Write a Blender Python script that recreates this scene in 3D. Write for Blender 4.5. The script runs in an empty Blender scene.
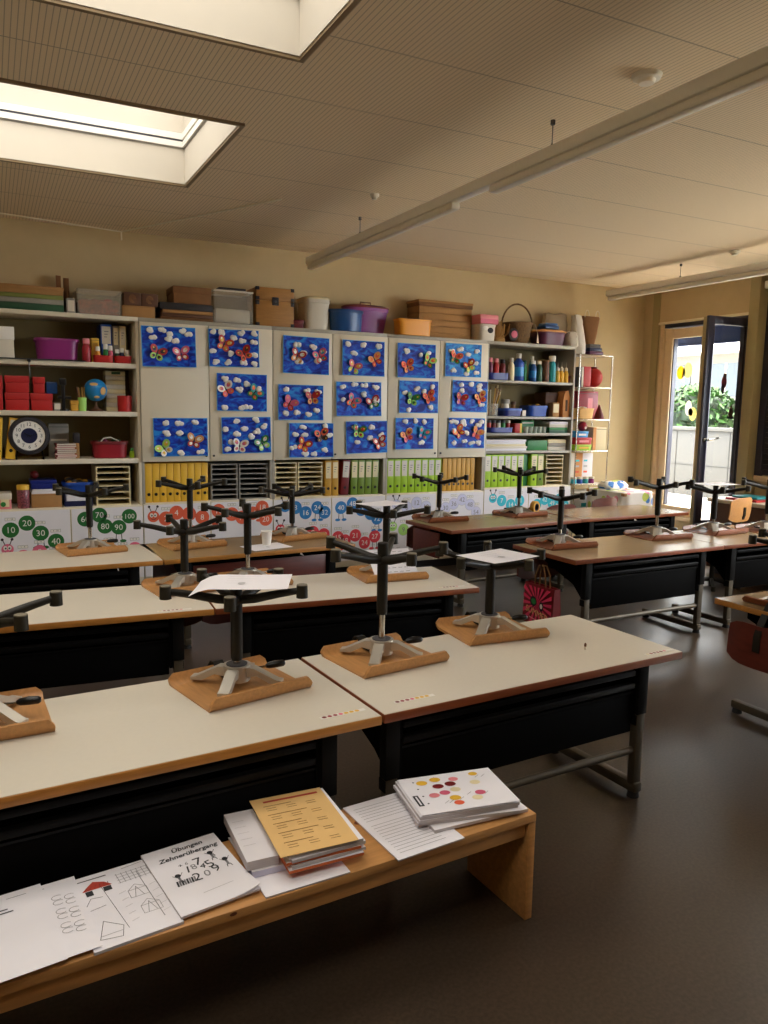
import bpy, bmesh, math, random
from mathutils import Vector, Matrix, Euler
random.seed(7)
PI = math.pi
R = math.radians
scene = bpy.context.scene
COL = scene.collection

# ------------------------------------------------------------------ materials
def lin(c):
    return tuple(((v / 255) / 12.92 if v / 255 <= 0.04045 else (((v / 255) + 0.055) / 1.055) ** 2.4) for v in c)

def mat(name, rgb, rough=0.6, metal=0.0, spec=0.5, noise=None, bump=None, alpha_mix=None):
    m = bpy.data.materials.new(name); m.use_nodes = True
    nt = m.node_tree; b = nt.nodes['Principled BSDF']
    c = lin(rgb)
    b.inputs['Base Color'].default_value = (*c, 1)
    b.inputs['Roughness'].default_value = rough
    b.inputs['Metallic'].default_value = metal
    b.inputs['Specular IOR Level'].default_value = spec
    if noise:
        sc, amt, stretch = noise
        tc = nt.nodes.new('ShaderNodeTexCoord'); mp = nt.nodes.new('ShaderNodeMapping')
        mp.inputs['Scale'].default_value = stretch
        nz = nt.nodes.new('ShaderNodeTexNoise'); nz.inputs['Scale'].default_value = sc; nz.inputs['Detail'].default_value = 5
        rp = nt.nodes.new('ShaderNodeValToRGB')
        rp.color_ramp.elements[0].position = 0.3; rp.color_ramp.elements[1].position = 0.7
        rp.color_ramp.elements[0].color = (*[v * (1 - amt) for v in c], 1)
        rp.color_ramp.elements[1].color = (*[min(1, v * (1 + amt)) for v in c], 1)
        nt.links.new(tc.outputs['Object'], mp.inputs['Vector']); nt.links.new(mp.outputs['Vector'], nz.inputs['Vector'])
        nt.links.new(nz.outputs['Fac'], rp.inputs['Fac']); nt.links.new(rp.outputs['Color'], b.inputs['Base Color'])
        if bump:
            bp = nt.nodes.new('ShaderNodeBump'); bp.inputs['Strength'].default_value = bump; bp.inputs['Distance'].default_value = 0.002
            nt.links.new(nz.outputs['Fac'], bp.inputs['Height']); nt.links.new(bp.outputs['Normal'], b.inputs['Normal'])
    return m

M = {}
def simple(k, rgb, **kw):
    M[k] = mat(k, rgb, **kw)
W1 = (1, 1, 1)
simple('plaster', (198, 178, 140), rough=0.85, spec=0.2, noise=(6, 0.03, W1))
simple('plaster_white', (232, 224, 200), rough=0.8, spec=0.2, noise=(5, 0.02, W1))
simple('shaft_white', (206, 198, 184), rough=0.7, spec=0.2, noise=(5, 0.015, W1))
simple('frame_beige', (222, 198, 162), rough=0.5, noise=(20, 0.03, W1))
simple('frame_dark', (46, 44, 60), rough=0.35)
simple('trim_brown', (128, 106, 74), rough=0.6)
simple('frame_olive', (166, 152, 108), rough=0.6)
simple('blind_dark', (40, 34, 38), rough=0.7)
simple('white_paint', (222, 212, 190), rough=0.45, noise=(3, 0.015, W1))
simple('cab_edge', (166, 160, 146), rough=0.45, noise=(30, 0.03, W1))
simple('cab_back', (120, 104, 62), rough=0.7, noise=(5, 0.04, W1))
simple('lam_white', (210, 202, 186), rough=0.34, noise=(60, 0.012, W1))
simple('lam_tan', (146, 122, 90), rough=0.24, noise=(9, 0.05, (1, 6, 6)))
simple('edge_oak', (176, 118, 52), rough=0.4, noise=(14, 0.14, (1, 8, 8)))
simple('edge_cherry', (128, 66, 34), rough=0.4, noise=(14, 0.14, (1, 8, 8)))
simple('wood_red', (92, 36, 24), rough=0.4, noise=(8, 0.18, (1, 6, 6)))
simple('ply', (184, 132, 78), rough=0.36, noise=(10, 0.13, (9, 1.2, 9)))
simple('ply_red', (128, 70, 38), rough=0.36, noise=(10, 0.13, (9, 1.2, 9)))
simple('pine', (186, 134, 78), rough=0.45, noise=(7, 0.16, (1, 9, 9)))
simple('knot', (96, 44, 22), rough=0.5, noise=(60, 0.2, W1))
simple('black_metal', (11, 10, 10), rough=0.7, noise=(40, 0.08, W1), spec=0.03)
simple('rail_black', (14, 13, 13), rough=0.45, spec=0.12)
simple('sleeve', (21, 20, 19), rough=0.55, spec=0.08)
simple('leg_steel', (78, 69, 55), rough=0.45, metal=0.35)
simple('chrome', (196, 190, 180), rough=0.16, metal=1.0)
simple('cast_alu', (196, 190, 178), rough=0.38, metal=0.55)
simple('base_olive', (32, 28, 21), rough=0.45, spec=0.25)
simple('foot_olive', (44, 39, 28), rough=0.5, spec=0.25)
simple('foot_pad', (112, 104, 86), rough=0.6)
simple('black_plastic', (14, 14, 15), rough=0.3)
simple('rubber', (24, 22, 20), rough=0.7)
simple('paper', (232, 229, 234), rough=0.75, spec=0.2, noise=(9, 0.012, W1))
simple('paper_edge', (196, 188, 190), rough=0.8, noise=(1, 0.16, (1, 1, 900)))
simple('paper_tan', (222, 182, 120), rough=0.7, spec=0.2, noise=(6, 0.03, W1))
simple('paper_orange', (214, 110, 56), rough=0.7)
simple('ink', (42, 42, 46), rough=0.7)
simple('ink_grey', (128, 126, 130), rough=0.7)
simple('ink_light', (186, 184, 188), rough=0.7)
simple('ink_red', (176, 60, 44), rough=0.7)
simple('ink_brown', (120, 78, 30), rough=0.7)
simple('red', (176, 24, 22), rough=0.5, noise=(8, 0.06, W1))
simple('red_dark', (112, 18, 22), rough=0.5, noise=(8, 0.1, W1))
simple('crimson', (150, 24, 40), rough=0.4)
simple('pinkred', (214, 52, 92), rough=0.5, noise=(4, 0.1, W1))
simple('pink', (222, 132, 140), rough=0.5)
simple('rose', (206, 92, 120), rough=0.5)
simple('purple', (138, 62, 140), rough=0.4)
simple('magenta', (134, 28, 110), rough=0.4)
simple('plum', (88, 22, 62), rough=0.4)
simple('blue', (24, 70, 160), rough=0.4)
simple('blue_deep', (16, 34, 120), rough=0.4)
simple('navy', (18, 24, 66), rough=0.4)
simple('tub_blue', (20, 72, 132), rough=0.3)
simple('sky_blue', (30, 130, 196), rough=0.35)
simple('teal', (30, 150, 160), rough=0.4)
simple('cyan', (60, 190, 214), rough=0.5)
simple('green', (34, 120, 52), rough=0.45)
simple('green_dark', (16, 76, 44), rough=0.45)
simple('worm_green', (28, 104, 40), rough=0.6)
simple('worm_orange', (222, 94, 60), rough=0.6)
simple('worm_pink', (226, 108, 138), rough=0.6)
simple('worm_blue', (34, 122, 190), rough=0.6)
simple('worm_red', (222, 58, 70), rough=0.6)
simple('worm_lime', (168, 220, 110), rough=0.6)
simple('worm_lilac', (206, 206, 232), rough=0.6)
simple('worm_teal', (40, 182, 204), rough=0.6)
simple('worm_black', (36, 30, 34), rough=0.6)
simple('lime', (158, 196, 36), rough=0.45, noise=(12, 0.05, W1))
simple('olive_green', (112, 138, 44), rough=0.45, noise=(12, 0.05, W1))
simple('moss', (124, 134, 62), rough=0.6)
simple('yellow', (226, 178, 52), rough=0.5, noise=(10, 0.05, W1))
simple('ochre', (196, 146, 46), rough=0.55, noise=(10, 0.06, W1))
simple('orange', (232, 154, 36), rough=0.4)
simple('cream', (226, 212, 170), rough=0.5)
simple('white', (234, 230, 222), rough=0.5)
simple('offwhite', (214, 206, 190), rough=0.5)
simple('grey', (150, 146, 138), rough=0.6)
simple('grey_dark', (72, 70, 72), rough=0.6)
simple('bag_grey', (150, 134, 110), rough=0.8, noise=(7, 0.1, W1), bump=0.4)
simple('kraft', (166, 122, 72), rough=0.8, noise=(20, 0.05, W1))
simple('kraft_dark', (122, 82, 44), rough=0.8, noise=(20, 0.08, W1))
simple('chest_wood', (160, 112, 52), rough=0.6, noise=(8, 0.14, (1, 7, 7)))
simple('brown', (92, 56, 32), rough=0.6, noise=(9, 0.1, W1))
simple('bread', (222, 176, 112), rough=0.8, noise=(10, 0.1, W1))
simple('skin_tan', (214, 150, 90), rough=0.7)
simple('wicker', (110, 82, 48), rough=0.8, noise=(70, 0.3, (1, 1, 0.5)), bump=0.6)
simple('straw', (190, 150, 92), rough=0.9)
simple('light_body', (244, 240, 228), rough=0.4)
simple('tube_cover', (236, 230, 214), rough=0.35)
simple('cable', (240, 234, 214), rough=0.6)
simple('concrete', (64, 63, 61), rough=0.8, noise=(3, 0.03, W1))
simple('concrete_joint', (40, 40, 39), rough=0.9)
simple('paving', (226, 220, 208), rough=0.9, noise=(3, 0.06, W1))
simple('leaf', (46, 84, 26), rough=0.6, noise=(12, 0.35, W1))
simple('leaf_dark', (22, 46, 16), rough=0.6, noise=(12, 0.35, W1))
simple('facade', (96, 93, 86), rough=0.8, noise=(1, 0.03, W1))
simple('facade_pane', (50, 56, 58), rough=0.15)
simple('awning', (22, 46, 96), rough=0.8)
simple('jar_candy', (130, 70, 78), rough=0.35, noise=(90, 0.7, W1))
simple('craft_bits', (150, 70, 44), rough=0.6, noise=(55, 0.8, (1, 1, 2)))

def glassmat(name, tint, a):
    m = bpy.data.materials.new(name); m.use_nodes = True
    nt = m.node_tree; nt.nodes.remove(nt.nodes['Principled BSDF'])
    out = nt.nodes['Material Output']
    t = nt.nodes.new('ShaderNodeBsdfTransparent'); t.inputs['Color'].default_value = (*tint, 1)
    g = nt.nodes.new('ShaderNodeBsdfGlossy'); g.inputs['Roughness'].default_value = 0.03
    lw = nt.nodes.new('ShaderNodeLayerWeight'); lw.inputs['Blend'].default_value = 0.5
    pw = nt.nodes.new('ShaderNodeMath'); pw.operation = 'POWER'; pw.inputs[1].default_value = 5
    f = nt.nodes.new('ShaderNodeMath'); f.operation = 'MULTIPLY_ADD'; f.inputs[1].default_value = 0.9; f.inputs[2].default_value = a
    nt.links.new(lw.outputs['Facing'], pw.inputs[0]); nt.links.new(pw.outputs[0], f.inputs[0])
    mx = nt.nodes.new('ShaderNodeMixShader')
    nt.links.new(f.outputs[0], mx.inputs['Fac']); nt.links.new(t.outputs[0], mx.inputs[1]); nt.links.new(g.outputs[0], mx.inputs[2])
    nt.links.new(mx.outputs[0], out.inputs['Surface'])
    return m
M['tinted_glass'] = glassmat('tinted_glass', (0.48, 0.48, 0.47), 0.025)  # tint added to dim the daylight through the unseen skylight panes
M['glass'] = glassmat('glass', (0.95, 0.97, 0.97), 0.025)

def translucent_plastic(name, rgb, k):
    m = mat(name, rgb, rough=0.3); nt = m.node_tree
    b = nt.nodes['Principled BSDF']; out = nt.nodes['Material Output']
    t = nt.nodes.new('ShaderNodeBsdfTransparent'); mx = nt.nodes.new('ShaderNodeMixShader'); mx.inputs['Fac'].default_value = k
    nt.links.new(b.outputs[0], mx.inputs[1]); nt.links.new(t.outputs[0], mx.inputs[2]); nt.links.new(mx.outputs[0], out.inputs['Surface'])
    return m
def translucent(name, rgb):
    m = mat(name, rgb, rough=0.8); nt = m.node_tree; b = nt.nodes['Principled BSDF']; out = nt.nodes['Material Output']
    t = nt.nodes.new('ShaderNodeBsdfTranslucent'); t.inputs['Color'].default_value = (*lin(rgb), 1); mx = nt.nodes.new('ShaderNodeMixShader'); mx.inputs['Fac'].default_value = 0.6
    nt.links.new(b.outputs[0], mx.inputs[1]); nt.links.new(t.outputs[0], mx.inputs[2]); nt.links.new(mx.outputs[0], out.inputs['Surface'])
    M[name] = m
translucent('film_yellow', (236, 206, 84)); translucent('film_cream', (238, 228, 176)); translucent('film_white', (236, 234, 224))
M['clear_plastic'] = translucent_plastic('clear_plastic', (214, 208, 194), 0.78)
M['clear_bottle'] = translucent_plastic('clear_bottle', (206, 214, 200), 0.6)

def ceiling_mat():
    m = mat('ceiling_slats', (240, 222, 194), rough=0.75, spec=0.2)
    nt = m.node_tree; b = nt.nodes['Principled BSDF']
    tc = nt.nodes.new('ShaderNodeTexCoord'); sp = nt.nodes.new('ShaderNodeSeparateXYZ')
    nt.links.new(tc.outputs['Object'], sp.inputs[0])
    def frac(sock, period, off=0.0):
        a = nt.nodes.new('ShaderNodeMath'); a.operation = 'ADD'; a.inputs[1].default_value = off
        d = nt.nodes.new('ShaderNodeMath'); d.operation = 'DIVIDE'; d.inputs[1].default_value = period
        f = nt.nodes.new('ShaderNodeMath'); f.operation = 'FRACT'
        nt.links.new(sock, a.inputs[0]); nt.links.new(a.outputs[0], d.inputs[0]); nt.links.new(d.outputs[0], f.inputs[0])
        return f.outputs[0]
    def less(sock, v):
        l = nt.nodes.new('ShaderNodeMath'); l.operation = 'LESS_THAN'; l.inputs[1].default_value = v
        nt.links.new(sock, l.inputs[0]); return l.outputs[0]
    g1 = less(frac(sp.outputs['X'], 0.0215, 10), 0.16)
    g2 = less(frac(sp.outputs['Y'], 0.590, 10.0 + 0.59 * 17 - 12.19 + 0.004), 0.012)
    mx = nt.nodes.new('ShaderNodeMath'); mx.operation = 'MAXIMUM'
    sc = nt.nodes.new('ShaderNodeMath'); sc.operation = 'MULTIPLY'; sc.inputs[1].default_value = 0.42
    nt.links.new(g1, sc.inputs[0])
    s2 = nt.nodes.new('ShaderNodeMath'); s2.operation = 'MULTIPLY'; s2.inputs[1].default_value = 0.5
    nt.links.new(g2, s2.inputs[0])
    nt.links.new(sc.outputs[0], mx.inputs[0]); nt.links.new(s2.outputs[0], mx.inputs[1])
    mix = nt.nodes.new('ShaderNodeMix'); mix.data_type = 'RGBA'
    mix.inputs['A'].default_value = (*lin((240, 222, 194)), 1); mix.inputs['B'].default_value = (*lin((50, 38, 24)), 1)
    nt.links.new(mx.outputs[0], mix.inputs['Factor']); nt.links.new(mix.outputs['Result'], b.inputs['Base Color'])
    return m
M['ceiling'] = ceiling_mat()

def floor_mat():
    m = mat('linoleum', (86, 72, 60), rough=0.3, spec=0.38)
    nt = m.node_tree; b = nt.nodes['Principled BSDF']
    tc = nt.nodes.new('ShaderNodeTexCoord')
    n1 = nt.nodes.new('ShaderNodeTexNoise'); n1.inputs['Scale'].default_value = 90; n1.inputs['Detail'].default_value = 3
    n2 = nt.nodes.new('ShaderNodeTexNoise'); n2.inputs['Scale'].default_value = 1.6; n2.inputs['Detail'].default_value = 4
    for n in (n1, n2): nt.links.new(tc.outputs['Object'], n.inputs['Vector'])
    r1 = nt.nodes.new('ShaderNodeValToRGB')
    r1.color_ramp.elements[0].position = 0.36; r1.color_ramp.elements[0].color = (*lin((54, 42, 31)), 1)
    r1.color_ramp.elements[1].position = 0.72; r1.color_ramp.elements[1].color = (*lin((69, 57, 45)), 1)
    nt.links.new(n1.outputs['Fac'], r1.inputs['Fac'])
    nt.links.new(r1.outputs['Color'], b.inputs['Base Color'])
    rr = nt.nodes.new('ShaderNodeMapRange'); rr.inputs['To Min'].default_value = 0.26; rr.inputs['To Max'].default_value = 0.42
    nt.links.new(n2.outputs['Fac'], rr.inputs['Value']); nt.links.new(rr.outputs[0], b.inputs['Roughness'])
    bp = nt.nodes.new('ShaderNodeBump'); bp.inputs['Strength'].default_value = 0.08; bp.inputs['Distance'].default_value = 0.002
    nt.links.new(n1.outputs['Fac'], bp.inputs['Height']); nt.links.new(bp.outputs['Normal'], b.inputs['Normal'])
    return m
M['floor'] = floor_mat()

def painted_blue(name, c0, c1, c2):
    m = mat(name, (20, 70, 180), rough=0.55, spec=0.3)
    nt = m.node_tree; b = nt.nodes['Principled BSDF']
    tc = nt.nodes.new('ShaderNodeTexCoord'); oi = nt.nodes.new('ShaderNodeObjectInfo')
    ad = nt.nodes.new('ShaderNodeVectorMath'); ad.operation = 'MULTIPLY_ADD'
    sc = nt.nodes.new('ShaderNodeVectorMath'); sc.operation = 'SCALE'; sc.inputs['Scale'].default_value = 40
    cb = nt.nodes.new('ShaderNodeCombineXYZ')
    for i in range(3): nt.links.new(oi.outputs['Random'], cb.inputs[i])
    nt.links.new(cb.outputs[0], sc.inputs[0])
    ad.inputs[1].default_value = (1, 1, 1.8)
    nt.links.new(tc.outputs['Object'], ad.inputs[0]); nt.links.new(sc.outputs[0], ad.inputs[2])
    nz = nt.nodes.new('ShaderNodeTexNoise'); nz.inputs['Scale'].default_value = 11; nz.inputs['Detail'].default_value = 4; nz.inputs['Distortion'].default_value = 1.2
    nt.links.new(ad.outputs[0], nz.inputs['Vector'])
    r = nt.nodes.new('ShaderNodeValToRGB'); e = r.color_ramp.elements
    e[0].position = 0.36; e[0].color = (*lin(c0), 1)
    e[1].position = 0.66; e[1].color = (*lin(c2), 1)
    k = e.new(0.5); k.color = (*lin(c1), 1)
    nt.links.new(nz.outputs['Fac'], r.inputs['Fac']); nt.links.new(r.outputs['Color'], b.inputs['Base Color'])
    return m
M['painted_blue'] = painted_blue('painted_blue', (10, 22, 120), (12, 62, 186), (28, 134, 216))
M['painted_pale'] = painted_blue('painted_pale', (16, 70, 170), (26, 118, 204), (60, 168, 226))
simple('paint_border', (40, 150, 216), rough=0.6)

def floral():
    m = mat('floral_cloth', (232, 228, 222), rough=0.8)
    nt = m.node_tree; b = nt.nodes['Principled BSDF']
    tc = nt.nodes.new('ShaderNodeTexCoord')
    v = nt.nodes.new('ShaderNodeTexVoronoi'); v.inputs['Scale'].default_value = 12
    nt.links.new(tc.outputs['Object'], v.inputs['Vector'])
    r = nt.nodes.new('ShaderNodeValToRGB'); e = r.color_ramp.elements; r.color_ramp.interpolation = 'CONSTANT'
    e[0].position = 0.0; e[0].color = (*lin((70, 130, 206)), 1)
    e[1].position = 0.86; e[1].color = (*lin((236, 150, 180)), 1)
    for p, c in ((0.3, (236, 232, 226)), (0.55, (190, 204, 92)), (0.68, (236, 232, 226))):
        k = e.new(p); k.color = (*lin(c), 1)
    sx = nt.nodes.new('ShaderNodeSeparateXYZ'); nt.links.new(v.outputs['Color'], sx.inputs[0]); nt.links.new(sx.outputs[0], r.inputs['Fac'])
    l = nt.nodes.new('ShaderNodeMath'); l.operation = 'LESS_THAN'; l.inputs[1].default_value = 0.56
    nt.links.new(v.outputs['Distance'], l.inputs[0])
    mix = nt.nodes.new('ShaderNodeMix'); mix.data_type = 'RGBA'; mix.inputs['A'].default_value = (*lin((236, 232, 226)), 1)
    nt.links.new(l.outputs[0], mix.inputs['Factor']); nt.links.new(r.outputs['Color'], mix.inputs['B'])
    nt.links.new(mix.outputs['Result'], b.inputs['Base Color'])
    return m
M['floral'] = floral()

# ------------------------------------------------------------------ mesh builder
class MB:
    def __init__(s): s.bm = bmesh.new(); s.mats = []
    def mi(s, k):
        if k not in s.mats: s.mats.append(k)
        return s.mats.index(k)
    def face(s, pts, k):
        f = s.bm.faces.new([s.bm.verts.new(p) for p in pts]); f.material_index = s.mi(k); return f
    def box(s, x0, x1, y0, y1, z0, z1, k, bev=0.0, Mx=None, top=None):
        vs = [s.bm.verts.new((x, y, z)) for x in (x0, x1) for y in (y0, y1) for z in (z0, z1)]
        idx = [(0, 1, 3, 2), (4, 6, 7, 5), (0, 4, 5, 1), (2, 3, 7, 6), (0, 2, 6, 4), (1, 5, 7, 3)]
        fs = []
        for n, q in enumerate(idx):
            f = s.bm.faces.new([vs[i] for i in q]); f.material_index = s.mi(top if (top and n == 5) else k); fs.append(f)
        if Mx is not None: bmesh.ops.transform(s.bm, matrix=Mx, verts=vs)
        if bev > 0:
            es = list({e for f in fs for e in f.edges})
            bmesh.ops.bevel(s.bm, geom=es, offset=bev, segments=2, profile=0.5, affect='EDGES', material=-1)
    def ring(s, c, ax, r, seg):
        ax = Vector(ax).normalized(); t = Vector((0, 0, 1)) if abs(ax.z) < 0.9 else Vector((1, 0, 0))
        u = ax.cross(t).normalized(); v = ax.cross(u)
        return [s.bm.verts.new(Vector(c) + u * (r * math.cos(2 * PI * i / seg)) + v * (r * math.sin(2 * PI * i / seg))) for i in range(seg)]
    def loft(s, rings, k, caps=True, closed=False):
        i = s.mi(k); n = len(rings)
        for a in range(n if closed else n - 1):
            A, B = rings[a], rings[(a + 1) % n]; m = len(A)
            for j in range(m):
                f = s.bm.faces.new((A[j], A[(j + 1) % m], B[(j + 1) % m], B[j])); f.material_index = i
        if caps and not closed:
            for r_ in (rings[0], rings[-1]):
                f = s.bm.faces.new(r_); f.material_index = i
    def cyl(s, p0, p1, r0, k, r1=None, seg=16, caps=True):
        p0, p1 = Vector(p0), Vector(p1); r1 = r0 if r1 is None else r1
        s.loft([s.ring(p0, p1 - p0, r0, seg), s.ring(p1, p1 - p0, r1, seg)], k, caps)
    def tube(s, pts, r, k, seg=8, closed=False):
        pts = [Vector(p) for p in pts]; n = len(pts); rs = r if isinstance(r, (list, tuple)) else [r] * n
        rings = []; up = None
        for i in range(n):
            a = pts[i - 1] if (i > 0 or closed) else pts[0]; b = pts[(i + 1) % n] if (i < n - 1 or closed) else pts[-1]
            t = (b - a).normalized()
            if up is None: up = Vector((0, 0, 1)) if abs(t.z) < 0.9 else Vector((1, 0, 0))
            u = t.cross(up).normalized(); v = u.cross(t).normalized(); up = v
            rings.append([s.bm.verts.new(pts[i] + u * rs[i] * math.cos(2 * PI * j / seg) + v * rs[i] * math.sin(2 * PI * j / seg)) for j in range(seg)])
        s.loft(rings, k, True, closed)
    def lathe(s, prof, k, c=(0, 0, 0), seg=24, Mx=None, sx=1, sy=1):
        rings = []
        for r, z in prof:
            rings.append([s.bm.verts.new((c[0] + sx * max(r, 1e-4) * math.cos(2 * PI * j / seg), c[1] + sy * max(r, 1e-4) * math.sin(2 * PI * j / seg), c[2] + z)) for j in range(seg)])
        if Mx is not None: bmesh.ops.transform(s.bm, matrix=Mx, verts=[v for q in rings for v in q])
        s.loft(rings, k, True)
    def ball(s, c, r, k, sc=(1, 1, 1), u=14, v=9, Mx=None, jit=0.0):
        ret = bmesh.ops.create_uvsphere(s.bm, u_segments=u, v_segments=v, radius=1)
        i = s.mi(k)
        for q in ret['verts']:
            j = 1 + random.uniform(-jit, jit)
            q.co = Vector((q.co.x * r * sc[0] * j, q.co.y * r * sc[1] * j, q.co.z * r * sc[2] * j))
        fs = {f for q in ret['verts'] for f in q.link_faces}
        for f in fs: f.material_index = i
        if Mx is not None: bmesh.ops.transform(s.bm, matrix=Mx, verts=ret['verts'])
        bmesh.ops.translate(s.bm, vec=c, verts=ret['verts'])
    def prism(s, pts, t0, t1, k, Mx=None, side=None):
        a = [s.bm.verts.new((p[0], p[1], t0)) for p in pts]; b = [s.bm.verts.new((p[0], p[1], t1)) for p in pts]
        n = len(pts)
        f = s.bm.faces.new(a[::-1]); f.material_index = s.mi(k)
        f = s.bm.faces.new(b); f.material_index = s.mi(k)
        for j in range(n):
            f = s.bm.faces.new((a[j], a[(j + 1) % n], b[(j + 1) % n], b[j])); f.material_index = s.mi(side or k)
        if Mx is not None: bmesh.ops.transform(s.bm, matrix=Mx, verts=a + b)
    def shell(s, grid, th, k, side=None):
        # grid[i][j] of points -> closed sheet of thickness th (offset along the surface normal)
        nu, nv = len(grid), len(grid[0]); g = [[Vector(p) for p in row] for row in grid]
        def nrm(i, j):
            a = g[min(i + 1, nu - 1)][j] - g[max(i - 1, 0)][j]; b = g[i][min(j + 1, nv - 1)] - g[i][max(j - 1, 0)]
            return a.cross(b).normalized()
        A = [[s.bm.verts.new(g[i][j]) for j in range(nv)] for i in range(nu)]
        B = [[s.bm.verts.new(g[i][j] + nrm(i, j) * th) for j in range(nv)] for i in range(nu)]
        q = s.mi(k); q2 = s.mi(side or k)
        for i in range(nu - 1):
            for j in range(nv - 1):
                f = s.bm.faces.new((A[i][j], A[i][j + 1], A[i + 1][j + 1], A[i + 1][j])); f.material_index = q
                f = s.bm.faces.new((B[i][j], B[i + 1][j], B[i + 1][j + 1], B[i][j + 1])); f.material_index = q
        per = [(i, 0) for i in range(nu)] + [(nu - 1, j) for j in range(1, nv)] + [(i, nv - 1) for i in range(nu - 2, -1, -1)] + [(0, j) for j in range(nv - 2, 0, -1)]
        for n in range(len(per)):
            a, b = per[n], per[(n + 1) % len(per)]
            f = s.bm.faces.new((A[a[0]][a[1]], A[b[0]][b[1]], B[b[0]][b[1]], B[a[0]][a[1]])); f.material_index = q2
    def text(s, t, size, Mx, k, align='CENTER', ext=0.0, off=0.0):
        cu = bpy.data.curves.new('txt', 'FONT'); cu.body = t; cu.size = size; cu.align_x = align; cu.align_y = 'CENTER'
        cu.resolution_u = 2; cu.extrude = ext; cu.offset = off; cu.shear = 0.25 if off > 0 else 0.0
        o = bpy.data.objects.new('txt', cu)
        me = bpy.data.meshes.new_from_object(o)
        i = s.mi(k); vs = [s.bm.verts.new(Mx @ v.co) for v in me.vertices]
        for p in me.polygons:
            try:
                f = s.bm.faces.new([vs[v] for v in p.vertices]); f.material_index = i
            except ValueError: pass
        bpy.data.objects.remove(o); bpy.data.curves.remove(cu); bpy.data.meshes.remove(me)
    def line2(s, pts, w, Mx, k):
        # printed stroke: flat ribbon in local XY
        for a, b in zip(pts[:-1], pts[1:]):
            a, b = Vector((a[0], a[1], 0)), Vector((b[0], b[1], 0)); d = (b - a)
            if d.length < 1e-6: continue
            d.normalize(); n = Vector((-d.y, d.x, 0)) * (w / 2); e = d * (w * 0.4)
            s.face([Mx @ (a - n - e), Mx @ (b - n + e), Mx @ (b + n + e), Mx @ (a + n - e)], k)
    def disc2(s, x, y, r, Mx, k, sy=1.0, seg=20, rot=0.0):
        s.face([Mx @ Vector((x + r * math.cos(t) * math.cos(rot) - sy * r * math.sin(t) * math.sin(rot), y + r * math.cos(t) * math.sin(rot) + sy * r * math.sin(t) * math.cos(rot), 0)) for t in [2 * PI * i / seg for i in range(seg)]], k)
    def rect2(s, x0, x1, y0, y1, Mx, k):
        s.face([Mx @ Vector((x0, y0, 0)), Mx @ Vector((x1, y0, 0)), Mx @ Vector((x1, y1, 0)), Mx @ Vector((x0, y1, 0))], k)
    def build(s, name, parent=None, loc=(0, 0, 0), rot=0.0, sharp=40):
        me = bpy.data.meshes.new(name)
        if sharp == 0:
            pass
        s.bm.normal_update()
        for f in s.bm.faces: f.smooth = sharp > 0
        s.bm.to_mesh(me); s.bm.free()
        for k in s.mats: me.materials.append(M[k])
        if sharp > 0: me.set_sharp_from_angle(angle=R(sharp))
        o = bpy.data.objects.new(name, me); COL.objects.link(o)
        if parent: o.parent = parent
        o.location = loc
        o.rotation_euler = rot if isinstance(rot, (tuple, list)) else (0, 0, rot)
        return o

def recalc(mb): bmesh.ops.recalc_face_normals(mb.bm, faces=mb.bm.faces[:])

def tag(o, label, cat, group=None):
    o['label'] = label; o['category'] = cat
    if group: o['group'] = group
    return o
def thing(name, label, cat, loc=(0, 0, 0), rot=0.0, group=None):
    o = bpy.data.objects.new(name, None); COL.objects.link(o); o.empty_display_size = 0.1
    o.location = loc; o.rotation_euler = rot if isinstance(rot, (tuple, list)) else (0, 0, rot)
    return tag(o, label, cat, group)
def struct(o, label=None):
    o['kind'] = 'structure'
    if label: o['label'] = label
    return o
def copy_to(o, parent, loc=None, rot=None):
    c = o.copy(); COL.objects.link(c); c.parent = parent
    if loc is not None: c.location = loc
    if rot is not None: c.rotation_euler = (0, 0, rot)
    return c
T = Matrix.Translation
def RX(a): return Matrix.Rotation(a, 4, 'X')
def RY(a): return Matrix.Rotation(a, 4, 'Y')
def RZ(a): return Matrix.Rotation(a, 4, 'Z')
FRONT = RX(R(90))           # local XY print plane -> XZ plane that faces -y

ORD = ['first', 'second', 'third', 'fourth', 'fifth', 'sixth', 'seventh', 'eighth', 'ninth', 'tenth']

WORLD_S = 23.0
EXPOSURE = -0.1
# ------------------------------------------------------------------ room shell
CZ = 2.804
WX0, WX1, WY0, WY1 = -2.6, 6.51, -2.2, 6.5
m = MB(); m.box(WX0 - .2, WX1 + .2, WY0 - .2, WY1 + .2, -0.1, 0, 'floor'); struct(m.build('floor'))
SKY = [(-0.12, 1.04), (1.83, 2.992), (3.802, 4.962)]  # first opening is an unseen skylight added to light the bench
SX0, SX1 = -1.05, 1.128
m = MB()
m.box(SX1, WX1 + .2, WY0 - .2, WY1 + .2, CZ, CZ + .12, 'ceiling')
m.box(WX0 - .2, SX0, WY0 - .2, WY1 + .2, CZ, CZ + .12, 'ceiling')
ys = [WY0 - .2] + [v for a in SKY for v in a] + [WY1 + .2]
for i in range(0, len(ys), 2): m.box(SX0, SX1, ys[i], ys[i + 1], CZ, CZ + .12, 'ceiling')
struct(m.build('ceiling', sharp=0))
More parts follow.
